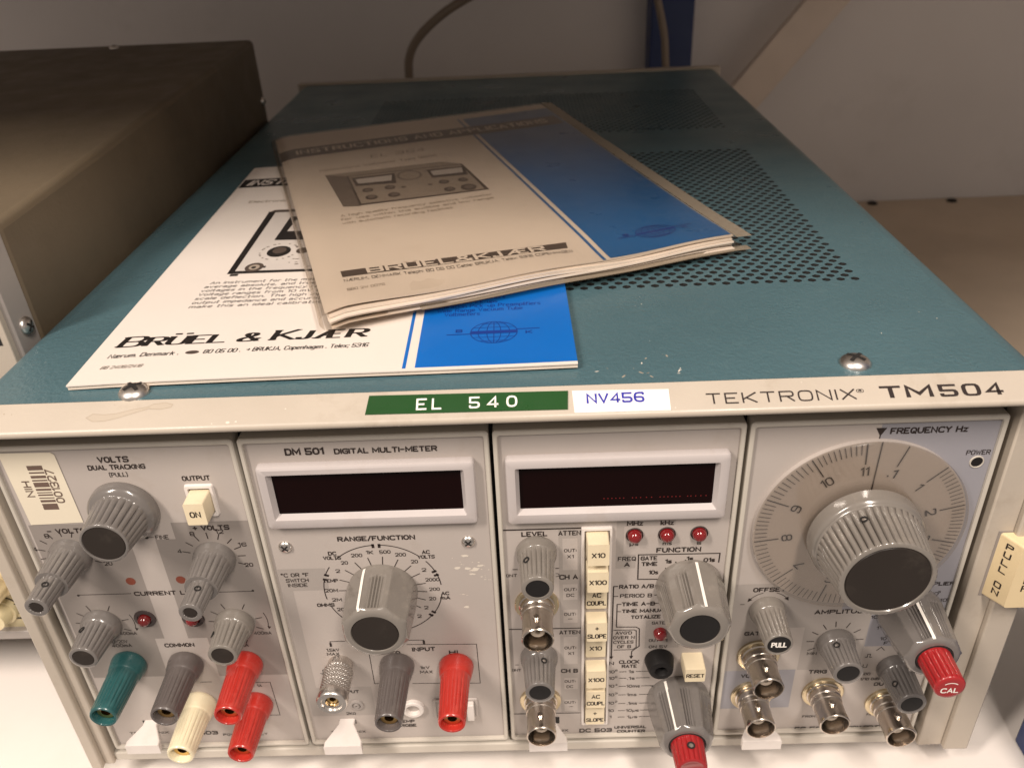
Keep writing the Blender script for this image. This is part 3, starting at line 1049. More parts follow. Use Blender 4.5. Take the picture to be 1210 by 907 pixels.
for a, s, q in ((165, '4', 9.8), (122, '8', 8.6), (-20, '20', 10.6)):
    text(mb, s, 11.5 + q * math.cos(R_(a)) - .55 * len(s), 11.5 + q * math.cos(R_(a)) + .55 * len(s), 86.3 + q * math.sin(R_(a)), 1.3, 0, M_print, PM, .1)
ticks(mb, 11.5, 86.3, 7.0, 9.0, [188, 165, 141, 117, 93, 70, 46, 23, 0, -21], .26, PM)
for a, s in ((165, '4'), (117, '8'), (70, '12'), (26, '16'), (-20, '20')):
    text(mb, s, 52.9 + 9.9 * math.cos(R_(a)) - .55 * len(s), 52.9 + 9.9 * math.cos(R_(a)) + .55 * len(s), 84 + 9.9 * math.sin(R_(a)), 1.25, 0, M_print, PM, .1)
ticks(mb, 52.9, 84.0, 6.9, 9.0, [165, 141, 117, 93, 70, 46, 23, 1, -21], .28, PM)
for x, z in ((13.0, 58.4), (53.7, 57.6)):
    ticks(mb, x, z, 6.2, 8.3, [175, 145, 112, 62, 12, -22], .26, PM)
    lines(mb, arc_pts(x, z, 9.6, 22, -14, 8), .24, M_print, PM)
    arrow(mb, x + 9.4, z - 3.2, -105, 1.3, PM)
lines(mb, [(24.8, 70.6), (8.9, 70.6)], .24, M_print, PM)
lines(mb, [(47.0, 70.2), (61.3, 70.2)], .24, M_print, PM)
for a in (8.9, 61.3):
    disc(mb, a, 70.4, .4, .4, M_print, PM, .07, 10)
lines(mb, [(33.7, 91.9), (37.2, 91.9)], .16, M_print, PM)
disc(mb, 35.2, 91.9, .55, .55, M_print, PM, .1, 12)
lines(mb, [(36.6, 31.4), (40.2, 31.4)], .22, M_print, PM)
lines(mb, [(52, 30.6), (58.9, 30.5), (59.2, 14.6), (55, 14.6)], .22, M_print, PM)
slot(mb, 15.4, 12.6, 5.0, 1.8, PM)
for a in (26.1, 41.0):
    disc(mb, a, 75.5, 1.45, 1.45, M_amber, PM, .08, 20)
mb.build('front_panel', t1, flat=True)
# asset sticker
mb = MB()
q = [(3.2, 122.4), (17.3, 122.2), (18.2, 121.4), (19.0, 98.2), (4.0, 97.8)]
mb.poly([PM(a, b, .2) for a, b in q], M_stick2)
random.seed(11)
z = 118.1
for w, g in ((1.5, .6), (.5, .7), (.9, .5), (.5, .4), (1.6, .5), (.7, .5), (.35, .4), (.5, .6), (.35, .5), (.8, .6), (.45, .5), (.9, .3), (1.9, .2)):
    rect(mb, 9.5, 13.7, z - w, z, M_bar, PM, .24)
    z -= w + g
    if z < 104:
        break
rect(mb, 9.6, 13.8, 103.1, 105.2, M_bar, PM, .25)
vm = lambda a, b, o: (b, -o, a)              # writing that reads upwards
for s, xc, z0, z1, h in (('NIH', 7.5, 107.8, 112.9, 1.9), ('001327', 15.1, 105.5, 116.6, 2.0)):
    text(mb, s, z0, z1, -xc, h, 0, M_bar, lambda a, b, o: (-b, -o, a), .26)
o = mb.build('asset_sticker', t1, flat=True)
o['label'] = 'ivory sticker with barcode reading NIH 001327'

knob(t1, 32.1, 102.4, 14.5, 9.6, 7.6, 6.5, 5.6, nf=24, body=M_knob, start=4.2, label='large fluted grey knob')
dual_knob(t1, 11.7, 86.2, 12.0, 20.6, 'dual grey knob beside the barcode sticker')
dual_knob(t1, 52.9, 83.6, 12.5, 21.5, 'dual grey knob under the white button')
knob(t1, 12.8, 58.6, 13.5, 6.0, 5.1, 4.2, 3.1, nf=18, label='grey knob above the green post', screw=(118, 6.5))
knob(t1, 53.3, 57.5, 13.0, 6.0, 5.2, 4.3, 3.2, nf=18, body=M_knobl, cap=M_cap, label='paler grey knob above the red posts', screw=(150, 7))
led(t1, 26.3, 60.2, 1.9, M_leddk, 3.4, 'dark red lamp in wide socket')
led(t1, 40.9, 59.8, 1.9, M_led, 3.4, 'bright red lamp in wide socket')
mb = MB()
ring_xz(mb, [(0, rrect(50.2, 58.2, 99.4, 110.2, .7)), (-.9, rrect(50.4, 58.0, 99.6, 110.0, .7)), (-.9, rrect(51.2, 57.3, 100.4, 109.2, .4)), (-.1, rrect(51.3, 57.2, 100.5, 109.1, .4))], M_white, M_dark)
b = button(t1, 54.25, 104.7, 5.7, 7.4, 6.4, 'ON', m=M_cream, th=1.7, label='square white button reading ON')
mb.build('button_frame', b, (-54.25, 0, -104.7), angle=30)
binding_post(t1, 16.6, 41.4, 20.5, M_green, 'teal green binding post')
binding_post(t1, 34.4, 40.6, 20.2, M_gpost, 'dark grey binding post')
binding_post(t1, 53.2, 40.2, 20.2, M_red, 'upper red binding post')
binding_post(t1, 34.4, 21.9, 19.6, M_wpost, 'cream white binding post')
binding_post(t1, 52.8, 21.1, 19.1, M_red, 'lower red binding post')
release_tab(t1, 16.0, 12.4, 4.8, 11.0, 9.3)

# ================================================================== module 2: the multimeter
TEXT_2 = [
('DM 501',79.9,89.9,119.8,2.4,2),('DIGITAL MULTI-METER',93.0,120.1,119.5,1.9,1),('RANGE/FUNCTION',89.4,111.2,89.2,1.9,1),('DC',85.9,88.0,84.0,1.5,1),('VOLTS',84.2,89.1,82.3,1.5,1),
('AC',112.9,114.9,83.5,1.5,1),('VOLTS',111.5,116.2,81.7,1.5,1),('\xb0C OR \xb0F',70.8,78.8,76.1,1.7,0),('SWITCH',71.9,78.4,74.0,1.6,0),('INSIDE',72.2,77.8,72.1,1.6,0),('TEMP',82.8,87.0,73.5,1.5,1),
('20M',82.8,86.4,69.6,1.5,0),('2M',84.3,87.0,65.8,1.5,0),('20K',85.2,88.5,61.8,1.5,0),('OHMS',79.5,84.5,63.8,1.5,1),('200',92.4,95.4,83.0,1.5,0),('1K',96.8,98.7,84.0,1.5,0),
('500',100.7,103.7,84.0,1.5,0),('200',105.1,108.0,82.8,1.5,0),('20',109.4,111.2,80.0,1.5,0),('20',89.1,90.9,80.3,1.5,0),('2',87.1,88.1,77.2,1.5,0),('2',112.3,113.2,76.7,1.5,0),
('2000',112.9,116.8,72.8,1.5,0),('200',113.7,116.6,69.0,1.5,0),('20',113.3,115.2,65.2,1.5,0),('2',111.6,112.5,61.6,1.5,0),('AC',117.1,119.2,67.2,1.5,1),('mA',116.7,119.4,65.4,1.5,1),
('2',109.2,110.1,58.1,1.5,0),('INPUT',106.1,113.0,43.8,1.9,1),('HI',117.5,119.9,42.2,1.8,1),('LO',99.3,101.9,42.5,1.8,1),('1kV',107.7,110.5,35.5,1.5,0),('MAX',107.5,111.3,33.5,1.5,0),
('1.5kV',79.3,83.1,44.5,1.5,0),('MAX',79.2,82.9,42.7,1.5,0),('OUTPUT',78.9,86.7,25.1,1.5,1),('2K\u03a9',81.3,84.2,14.5,1.4,0),('TEMP',98.0,103.2,9.9,1.5,1),('PROBE',97.4,103.6,7.8,1.5,1),
('TEKTRONIX',74.8,86.3,5.2,1.3,0),]
X0 = 67.3
t2, mb = module('multimeter_module', 'digital multimeter panel with large grey selector knob in a ring of numbers', X0)
rect(mb, 70 - X0, 84.0 - X0, 69.8, 78.4, M_zone2, PM)
rect(mb, 70 - X0, 73.2 - X0, 13.5, 69.8, M_zone2, PM)
rect(mb, 73.2 - X0, 91.0 - X0, 13.5, 27.2, M_zone2, PM)
put_texts(mb, TEXT_2, PM, X0)
cx, cz = 99.9 - X0, 69.2
ticks(mb, cx, cz, 10.2, 13.0, [160, 179, 141, 122, 103, 84, 64, 45, 28, 10, -5, -20, -36], .26, PM)
for d0, d1 in ((92, 135), (147, 159), (163, 190), (200, 238), (88, 47), (38, 22), (20, 5), (-8, -35), (-37, -72)):
    lines(mb, arc_pts(cx, cz, 17.4, d0, d1), .30, M_print, PM)
for a in (93, 87, 158, 164, 23, 18, -34, -39):
    c, s = math.cos(R_(a)), math.sin(R_(a))
    lines(mb, [(cx + 16.6 * c, cz + 16.6 * s), (cx + 17.6 * c, cz + 17.6 * s)], .8, M_print, PM)
lines(mb, [(92.3 - X0, 41.9), (92.3 - X0, 28.6), (96 - X0, 28.6)], .22, M_print, PM)
lines(mb, [(104.5 - X0, 46), (126.1 - X0, 45.4), (126.2 - X0, 27.6), (122 - X0, 27.7)], .22, M_print, PM)
lines(mb, [(104.5 - X0, 28.2), (113.5 - X0, 28.0)], .22, M_print, PM)
lines(mb, [(80.9 - X0, 46.1), (80.9 - X0, 48.2), (86 - X0, 48.2)], .24, M_print, PM)
lines(mb, [(104.5 - X0, 47.9), (109.9 - X0, 47.8), (109.9 - X0, 46.2)], .24, M_print, PM)
for a in (80.9, 109.9):
    rect(mb, a - .35 - X0, a + .35 - X0, 46.0, 47.6, M_print, PM, .09)
rect(mb, 81.3 - X0, 81.9 - X0, 39.6, 41.4, M_print, PM, .09)
lines(mb, [(79.2 - X0, 35.6), (76.6 - X0, 35.6), (76.6 - X0, 34.2)], .22, M_print, PM)
for k in range(3):
    lines(mb, [(75.6 + k * .35 - X0, 34 - k * .5), (77.6 - k * .35 - X0, 34 - k * .5)], .18, M_print, PM)
slot(mb, 81.1 - X0, 10.4, 5.6, 2.0, PM)
random.seed(5)                               # paint chips
for ax, az, n, sp in ((123.9, 78.4, 7, 1.2), (128, 75.6, 10, 1.5), (123.2, 65.8, 5, .7), (124.2, 61.2, 3, .4), (130.2, 73, 6, 1.0), (129.5, 77.5, 5, .8)):
    for k in range(n):
        px, pz, r = random.gauss(ax, sp), random.gauss(az, sp), random.choice((.1, .15, .2, .3, .75))
        rot = random.uniform(0, 3)
        pts = [(px - X0 + r * random.uniform(.6, 1.4) * math.cos(v + rot) * 1.3, pz + r * random.uniform(.5, 1.2) * math.sin(v + rot) * .7) for v in [2 * math.pi * j / 9 for j in range(9)]]
        mb.poly([PM(a, b, .06 + .003 * k) for a, b in pts], M_chip)
mb.build('front_panel', t2, flat=True)

def display(parent, x0, x1, z0, z1, wx0, wx1, wz0, wz1, dots=None):
    mb = MB()
    k = 4
    ring_xz(mb, [(0, rrect(x0, x1, z0, z1, 1.2, k)), (-1.6, rrect(x0, x1, z0, z1, 1.2, k)), (-2.3, rrect(x0 + .3, x1 - .3, z0 + .3, z1 - .3, 1.1, k)), (-2.6, rrect(x0 + .9, x1 - .9, z0 + .9, z1 - .9, .8, k)),
                 (-2.5, rrect(wx0 - 1.1, wx1 + 1.1, wz0 - 1.1, wz1 + 1.3, .5, k)), (-.6, rrect(wx0, wx1, wz0, wz1, .3, k))], M_bezel)
    o = mb.build('display_bezel', parent, angle=28)
    mb = MB()
    rect(mb, wx0 - .5, wx1 + .5, wz0 - .5, wz1 + .5, M_glass, PM, .75)
    g = mb.build('display_window', o, flat=True)
    if dots:
        mb = MB()
        for a in dots:
            disc(mb, a, wz0 + 2.6, .17, .17, M_dot, PM, .82, 8)
        mb.build('display_dots', g, flat=True)
    return o
display(t2, 71.3 - X0, 129.9 - X0, 95.2, 116.4, 74.9 - X0, 125.9 - X0, 99.6, 112.6)
for x in (74.0, 126.4):
    screw_bm(2.0, 1.1).build('panel_screw', t2, (x - X0, 0, 87.0))
pointer_knob(t2, 99.9 - X0, 69.0, 17.0, 10.3, 9.9, 9.0, 6.6, R_(90), 113, body=M_knobl, grooves=(90,), ng=5, label='large pale grey selector knob')
binding_post(t2, 100.6 - X0, 37.5, 22.0, M_gpost, 'charcoal binding post with worn ribs')
binding_post(t2, 119.2 - X0, 36.7, 22.0, M_red, 'red binding post')
def knurled_jack(parent, x, z, L):
    def sh(t, d, r):
        if 3.4 < d < L - 3.2:
            u, v = t * 15, d * 3.4
            return r - .28 + .28 * max(abs(math.sin(u + v)), abs(math.sin(u - v))) ** 2 * .9
        return r
    mb = MB()
    p = [(0, 4.0), (2.6, 4.0), (2.9, 4.5), (3.2, 4.6)] + [(3.5 + (L - 6.9) * i / 40, 4.55) for i in range(41)] + [(L - 3.1, 4.6), (L - 2.4, 4.75), (L - .5, 4.75), (L, 4.4), (L, 3.3), (L - .6, 3.0), (L - .6, 2.1), (L - 2, 1.9), (L - 6, 1.8)]
    mb.revolve(p, M_steel, 180, shape=sh, capm=M_dark)
    o = mb.build('knurled_jack', parent, (x, 0, z), angle=40)
    mb = MB()
    mb.revolve([(L - 5.8, 1.75), (L - 1.6, 1.75), (L - 1.6, 1.0), (L - 5, .95)], M_brass, 24, capm=M_dark)
    mb.build('brass_socket', o)
knurled_jack(t2, 82.7 - X0, 38.1, 15.0)
mb = MB()
mb.revolve([(0, 2.3), (.5, 2.25), (.7, 1.9), (.7, 1.5), (.2, 1.4), (.2, 1.0), (.9, .9), (.9, .45), (-.5, .4)], M_trim, 32, capm=M_dark)
mb.build('pin_jack', t2, (85.2 - X0, 0, 18.7))
mb = MB()
mb.revolve([(0, 3.6), (1.2, 3.6), (1.5, 3.3), (1.5, 2.4), (1.0, 2.2), (-3, 2.1)], M_white, 36, capm=M_dark)
mb.build('probe_jack', t2, (103.6 - X0, 0, 16.8))
mb = MB()
ring_xz(mb, [(-.05, rrect(110.0 - X0, 125.0 - X0, 10.6, 20.6, .8)), (-.5, rrect(110.2 - X0, 124.8 - X0, 10.8, 20.4, .8)), (-.5, rrect(111 - X0, 124 - X0, 11.6, 19.6, .5)), (-.15, rrect(111.1 - X0, 123.9 - X0, 11.7, 19.5, .5))], M_panel, M_zone2)
o = mb.build('slide_switch', t2, angle=30)
mb = MB()
mb.box(121.2 - X0, 123.6 - X0, -2.2, 0, 11.8, 19.4, M_white)
mb.build('switch_slider', o, bevel=.3)
release_tab(t2, 81.1 - X0, 10.6, 5.2, 12.2, 10.0)

# ================================================================== module 3: the counter
TEXT_3 = [
('MHz',171.4,175.6,91.8,1.8,1),('kHz',180.8,184.2,91.7,1.8,1),('\xb5s',172.3,174.6,84.3,1.6,0),('ms',181.7,184.1,84.2,1.6,0),('s',191.5,192.3,84.0,1.5,0),('LEVEL',141.7,148.7,89.0,1.9,1),
('ATTEN',152.1,158.2,89.0,1.9,1),('FUNCTION',180.1,192.5,81.6,1.9,1),('OUT:',153.6,157.0,82.5,1.4,0),('X1',154.5,156.2,80.2,1.4,0),('CH A',152.2,157.3,72.3,2.0,1),('OUT:',153.5,157.0,67.3,1.4,0),
('DC',154.2,156.3,65.0,1.4,0),('OUT:',153.4,156.8,57.2,1.4,0),('ATTEN',151.9,158.1,49.5,1.8,1),('OUT:',153.4,156.8,42.7,1.4,0),('X1',154.5,156.1,40.2,1.4,0),('CH B',152.3,157.3,32.3,1.9,1),
('OUT:',153.3,156.6,27.4,1.4,0),('DC',153.9,155.8,24.9,1.4,0),('OUT:',153.2,156.6,17.3,1.4,0),('(INT',136.7,139.6,73.5,1.3,0),(')',151.3,151.8,73.2,1.3,0),('(INT',136.8,139.4,33.2,1.3,0),
('FREQ',169.1,174.1,78.7,1.8,0),('A',171.0,172.4,76.5,1.8,1),('GATE',175.7,180.2,78.7,1.7,1),('TIME',176.0,180.3,76.5,1.7,1),('10s',178.2,180.7,73.2,1.7,1),('1s',182.8,184.4,77.3,1.7,1),
('.1s',188.5,190.5,78.1,1.7,1),('.01s',193.4,196.8,77.4,1.7,1),('RATIO A/B',169.8,179.7,67.8,1.7,1),('PERIOD B',170.1,179.3,64.1,1.7,0),('TIME A-B',170.7,180.3,60.7,1.7,1),
('TIME MANUAL',170.8,184.1,57.8,1.6,1),('TOTALIZE',173.6,182.3,55.2,1.6,1),('GATE',180.0,183.8,52.5,1.5,0),("AVG'D",169.1,173.9,48.6,1.5,0),('OVER N',168.4,174.8,46.6,1.5,0),
('CYCLES',168.5,174.5,44.6,1.5,0),('OF B',169.7,173.8,42.6,1.5,0),('OUT',179.4,182.3,45.0,1.4,0),('1',184.4,185.0,44.8,1.4,0),('ON 5V',179.5,185.0,42.2,1.4,0),('N',167.4,168.7,35.2,1.7,0),
('CLOCK',170.5,176.6,35.7,1.7,1),('RATE',171.4,175.9,33.7,1.6,1),('TEKTRONIX',142.9,154.1,3.3,1.3,0),('DC 503',158.1,168.6,3.0,2.0,1),('UNIVERSAL',169.7,180.1,4.2,1.5,1),('COUNTER',170.6,179.7,2.1,1.5,1),
('+',162.6,163.6,9.4,1.4,0),('SLOPE',160.4,165.7,6.5,1.6,0),('10',167.3,169.0,31.3,1.5,0),('10',167.4,169.0,28.3,1.5,0),('10',167.4,169.0,24.6,1.5,0),('10',167.4,169.1,20.4,1.5,0),
('10',167.4,169.1,16.4,1.5,0),('10',167.4,169.1,12.7,1.5,0),('1',167.9,168.4,9.6,1.5,0),('1s',173.6,175.1,31.2,1.5,0),('.1s',173.3,175.4,28.1,1.5,0),('10ms',173.1,177.2,24.4,1.5,0),
('1ms',173.3,176.3,20.3,1.5,0),('.1ms',173.5,176.6,16.1,1.5,0),('10\xb5s',173.2,177.3,12.6,1.5,0),('1\xb5s',173.7,176.9,9.4,1.5,0),('6',169.2,170.0,31.9,0.9,0),('5',169.3,170.0,28.8,0.9,0),
('4',169.4,170.1,25.2,0.9,0),('3',169.5,170.2,21.1,0.9,0),('2',169.5,170.2,17.1,0.9,0),]
X0 = 134.6
t3, mb = module('counter_module', 'universal counter panel with a column of cream buttons and three red lamps', X0)
def zq(a0, a1, b0, b1, m, off=.03):
    rect(mb, a0 - X0, a1 - X0, b0, b1, m, PM, off)
zq(168.4, 184.9, 90.8, 93.2, M_zone2)
zq(168.4, 170.5, 80.2, 90.8, M_zone2)
zq(168.4, 174.1, 75.0, 80.2, M_zone2)
zq(152.0, 158.3, 12.6, 90.3, M_zone2)
zq(136.2, 152.0, 51.8, 90.3, M_rim if False else M_panel, .02)
for b0, b1 in ((75.0, 87.0), (63.1, 69.4), (53.5, 59.1), (35.3, 47.5), (23.7, 28.9), (13.0, 18.6)):
    zq(153.1, 157.4, b0, b1, M_panel, .045)
zq(178.1, 188.6, 41.6, 53.6, M_zone2)
put_texts(mb, TEXT_3, PM, X0)
def L3(pts, t=.26):
    lines(mb, [(a - X0, b) for a, b in pts], t, M_print, PM, .09)
L3([(135.8, 90.7), (158.4, 90.7)], .45)
L3([(135.8, 51.4), (158.3, 51.2)], .35)
L3([(135.8, 12.2), (158.3, 12.0)], .3)
L3([(138.6, 75.8), (139.9, 75.8)]); L3([(151.0, 75.8), (152, 75.8)])
L3([(137.8, 35.6), (138.8, 35.6)])
L3([(175.0, 71.0), (174.9, 80.1), (198.2, 79.8), (198.1, 76.4)], .34)
L3([(174.9, 70.6), (181.6, 70.4)], .34)
L3([(169.2, 68.0), (168.0, 68.0), (167.9, 38.2)], .34)
L3([(168.0, 64.0), (169.4, 64.0)])
L3([(170.4, 60.7), (169.2, 60.7), (169.2, 51.2), (175.2, 51.0), (176.2, 50.2), (176.4, 42.6), (174.2, 40.4), (174.1, 37.9)], .3)
L3([(169.2, 57.7), (170.4, 57.7)])
L3([(175.3, 49.6), (175.5, 42.2), (174.4, 41.2), (168.6, 41.2)], .24)
L3([(168.4, 49.8), (174.7, 49.8), (175.3, 49.2)], .24)
for a in (167.9, 174.1):
    arrow(mb, a - X0, 37.0, -90, 1.5, PM)
for z in (67.9, 64.1, 60.7):
    L3([(180.2, z), (181.6, z)])
ticks(mb, 190.2 - X0, 68.5, 6.8, 9.6, [140, 118, 92, 62], .3, PM)
for z, a, b in ((31.2, 175.9, 179), (28.2, 176, 179), (24.4, 177.8, 181), (20.3, 177.2, 180), (16.1, 177.3, 181), (12.6, 177.8, 181), (9.4, 177.6, 181)):
    L3([(170.6, z), (172.8, z)], .22)
    L3([(a, z), (b + 1.2, z)], .22)
L3([(180.6, 24.4), (182.8, 23.4)], .3)
for a in (153.4, 153.3):
    pass
for z in (55.2, 15.2):
    L3([(154.6, z), (155.8, z)], .2)
slot(mb, 148.6 - X0, 8.6, 5.4, 3.2, PM)
mb.build('front_panel', t3, flat=True)
display(t3, 138.0 - X0, 197.9 - X0, 94.4, 116.4, 141.7 - X0, 194.1 - X0, 98.9, 112.3,
        [v - X0 for v in [164.6 + 1.08 * i for i in range(6)] + [172.4, 173.4, 174.6, 176.2, 177.6] + [179.9 + 1.08 * i for i in range(6)] + [187.4, 188.3, 189.6, 191, 192.4]])
for x, lab in ((173.5, 'first red lamp'), (182.6, 'middle red lamp'), (191.7, 'last red lamp')):
    led(t3, x - X0, 87.6, 2.05, M_led, 2.5)
mb = MB()
ring_xz(mb, [(0, rrect(158.4 - X0, 167.3 - X0, 6.6, 91.2, .5)), (-.9, rrect(158.6 - X0, 167.1 - X0, 6.8, 91.0, .5)), (-.9, rrect(159.3 - X0, 166.5 - X0, 7.6, 90.2, .3)), (.5, rrect(159.3 - X0, 166.5 - X0, 7.6, 90.2, .3))], M_white, M_bezel)
mb.build('button_frame', t3, angle=30)
for i, (s, sub, L) in enumerate((('X10', None, 5.7), ('X100', None, 5.4), ('AC', 'COUPL', 1.4), ('+', 'SLOPE', 4.5), ('X10', None, 1.2), ('X100', None, 4.4), ('AC', 'COUPL', 3.5), ('+', 'SLOPE', 1.6))):
    button(t3, 162.9 - X0, 85.4 - 10.5 * i, 6.3, 8.0, L, s, sub, th=1.5)
knob(t3, 145.6 - X0, 82.6, 15.2, 5.9, 5.1, 4.5, 3.2, nf=20, body=M_knobl, cap=M_capb, screw=(125, 8.0))
knob(t3, 145.3 - X0, 39.3, 14.0, 5.9, 5.1, 4.4, 3.2, nf=20, body=M_knob, cap=M_capb, screw=(72, 6.0))
coax(t3, 145.2 - X0, 61.8, 14.4)
coax(t3, 145.3 - X0, 18.8, 14.0)
pointer_knob(t3, 190.1 - X0, 67.9, 17.5, 9.7, 9.4, 8.2, 5.5, R_(72), 82, body=M_knobl, grooves=(117, 27, 162), ng=4, cap=M_capb, label='large grey selector knob with white line')
led(t3, 182.6 - X0, 48.4, 2.1, M_led, 0, 'red gate lamp')
mb = MB()
mb.revolve([(0, 4.4), (.6, 4.6), (4.2, 3.9), (5.0, 3.6), (5.2, 3.2), (5.2, 2.0), (4.6, 1.7), (1, 1.5)], M_capb, 40, capm=M_dark)
mb.build('pin_jack', t3, (182.8 - X0, 0, 36.8))
button(t3, 193.0 - X0, 36.3, 6.4, 5.6, 6.6, 'RESET', th=1.35, label='cream button reading RESET')
k3 = pointer_knob(t3, 189.7 - X0, 18.7, 18.0, 9.9, 9.6, 7.6, 5.6, R_(80), 118, body=M_knob, grooves=(80, 125, 35), ng=4, cap=M_dark, label='grey selector knob carrying a red knob')
mb = MB()
p = [(17.7, 5.1)] + [(18.2 + 7.2 * i / 8, 5.1 - .35 * i / 8) for i in range(9)] + [(25.9, 4.6), (26.1, 4.1), (26.1, 3.4), (25.9, 3.2)]
mb.revolve(p, M_redk, 18 * 8, shape=flutes(18, .42, 18.0, 25.7), capm=M_redk)
r3 = mb.build('inner_knob', k3, angle=50)
r3['label'] = 'red fluted inner knob'
mb = MB()
mb.revolve([(0, 1.2), (.25, 1.2), (.25, .8), (-.3, .7)], M_dark, 20)
mb.revolve([(.05, .8), (.1, .4)], M_steel, 16)
mb.build('set_screw', k3, (5.0 * math.cos(R_(88)), -21.6, 5.0 * math.sin(R_(88))), rot=set_rot(88))
release_tab(t3, 147.3 - X0, 9.2, 5.4, 12.3, 9.6)

# ================================================================== module 4: the function generator
TEXT_4 = [
('FREQUENCY Hz',239.2,258.9,120.3,2.1,1),('POWER',260.5,266.6,112.6,1.8,0),('OFFSET',209.4,218.7,65.0,1.9,1),('AMPLITUDE',228.8,245.0,55.2,1.9,1),('GATE',208.6,214.5,46.8,1.8,1),
('VCF IN',209.4,216.1,27.8,1.8,1),('MIN',228.9,231.7,37.3,1.4,0),('TRIG',230.6,236.0,28.9,1.8,1),('TEKTRONIX',208.0,222.2,0.5,1.3,0),('FG 501',229.8,239.3,1.2,2.0,1),('FUNCTION GENERATOR',241.5,264.6,1.3,1.6,1),
('MULTIPLIER',255.3,267.8,65.5,1.6,1),('10',262.0,264.0,61.5,1.5,0),('10',265.2,267.1,58.8,1.5,0),('3',263.9,264.5,62.2,0.9,0),('4',267.1,267.7,59.5,0.9,0),('10',246.0,247.7,52.5,1.5,0),
('1',248.4,249.0,47.8,1.5,0),('10',250.4,252.2,43.1,1.5,0),('F',251.8,253.1,41.1,1.5,0),('50\u03a9',247.2,250.0,27.3,1.3,0),('1/10 0dB',247.4,253.3,24.9,1.3,0),('OUT',252.2,256.7,22.4,1.7,1),
('FRONT',231.4,236.6,7.4,1.2,0),('FRONT',252.4,256.4,7.7,1.2,0),]
X0 = 201.9
t4, mb = module('generator_module', 'function generator panel at the right with a big round frequency dial', X0)
zq(236.6, 268.6, 56.0, 122.6, M_zoneb)
zq(203.6, 236.6, 48.8, 67.3, M_zone2)
zq(236.6, 246.0, 48.8, 56.0, M_zone2)
zq(226.6, 246.0, 29.9, 48.8, M_zone2)
zq(203.6, 226.2, 12.2, 30.2, M_zoneb)
zq(203.6, 213.0, 30.2, 48.8, M_zone2, .031)
zq(246.0, 268.6, 39.8, 56.0, M_zoneb)
put_texts(mb, TEXT_4, PM, X0)
mb.poly([PM(a - X0, b, .1) for a, b in ((235.2, 121.4), (238.0, 121.4), (236.6, 118.8))], M_print)
lines(mb, [(236.6 - X0, 119.2), (236.6 - X0, 117.0)], .3, M_print, PM, .09)
ox, oz = 214.2 - X0, 57.0
lines(mb, arc_pts(ox, oz, 6.9, 148, 106, 8), .24, M_print, PM)
lines(mb, arc_pts(ox, oz, 6.9, 72, 34, 8), .24, M_print, PM)
arrow(mb, ox - 6.2, oz + 3.2, 235, 1.6, PM)
arrow(mb, ox + 6.0, oz + 3.4, -55, 1.6, PM)
lines(mb, [(ox - 8.2, oz + 2.2), (ox - 7.0, oz + 2.2)], .24, M_print, PM)
ticks(mb, 236.6 - X0, 42.4, 6.4, 8.6, [205, 178, 150, 122, 96, 66, 35, 5], .28, PM)
for z0, kind in ((38.6, 't'), (35.6, 'q'), (31.0, 'u')):
    xa = 247.2 - X0 + (3 if kind == 't' else 0)
    if kind == 't':
        lines(mb, [(xa, z0 - .7), (xa + 1.2, z0 + .7), (xa + 2.4, z0 - .7)], .25, M_print, PM)
    elif kind == 'q':
        lines(mb, [(xa, z0 - .7), (xa + .6, z0 - .7), (xa + .6, z0 + .7), (xa + 1.4, z0 + .7), (xa + 1.4, z0 - .7), (xa + 2, z0 - .7)], .25, M_print, PM)
    else:
        lines(mb, [(xa, z0 + .7), (xa, z0 - .7), (xa + 1.2, z0 - .7), (xa + 1.2, z0 + .7)], .25, M_print, PM)
slot(mb, 215.6 - X0, 7.0, 5.4, 3.0, PM)
mb.build('front_panel', t4, flat=True)
mb = MB()
mb.revolve([(0, 1.95), (.3, 1.85), (.3, 1.6), (.12, 1.55)], M_rim, 32, capm=M_capb)
mb.build('power_lamp', t4, (263.8 - X0, 0, 109.5))

# the transparent dial with its scale, and the big knob
DX, DZ, DR, DY = 235.4 - X0, 89.0, 29.3, 2.6
mb = MB()
mb.revolve([(DY - .8, 13.0), (DY - .8, DR), (DY - .2, DR), (DY, DR - .25), (DY, 13.0)], M_acryl, 128, cap=False)
dial = mb.build('frequency_dial', t4, (DX, 0, DZ), angle=30)
mb = MB()
dm = lambda a, b, o: (a, -1.55 - o, b)
# angles of the marks measured clockwise from the pointer line
majors = [(72, '.1'), (44.5, '1'), (14.5, '2'), (-13, '3'), (-41, '4'), (-72, '5'), (-105, '6'), (-138, '7'), (-172, '8'), (157.5, '9'), (124, '10'), (94.5, '11')]
for a, s in majors:
    c, q = math.cos(R_(a)), math.sin(R_(a))
    lines(mb, [(22.0 * c, 22.0 * q), (28.6 * c, 28.6 * q)], .30, M_print, dm, .06)
    # the figures stand on the dial facing outwards
    w = 1.0 if len(s) == 1 else 2.1
    ca, sa = math.cos(R_(a - 90)), math.sin(R_(a - 90))
    tm = lambda u, v, o, ca=ca, sa=sa: dm(u * ca - v * sa, u * sa + v * ca, o)
    wd = {'1': .35, '.1': .9, '11': 1.0, '10': 1.5}.get(s, .95)
    text(mb, s, -wd, wd, 19.6, 2.6, 0, M_print, tm, .06, thick=.36)
for i in range(1, len(majors) - 1):
    a0, a1 = majors[i][0], majors[i + 1][0]
    if a1 > a0:
        a1 -= 360
    for k in range(1, 10):
        a = a0 + (a1 - a0) * k / 10
        c, q = math.cos(R_(a)), math.sin(R_(a))
        lines(mb, [(25.2 * c, 25.2 * q), (28.5 * c, 28.5 * q)], .19, M_print, dm, .06)
lines(mb, [(1.3, 12), (1.55, 29.0)], .26, M_print, dm, .075)
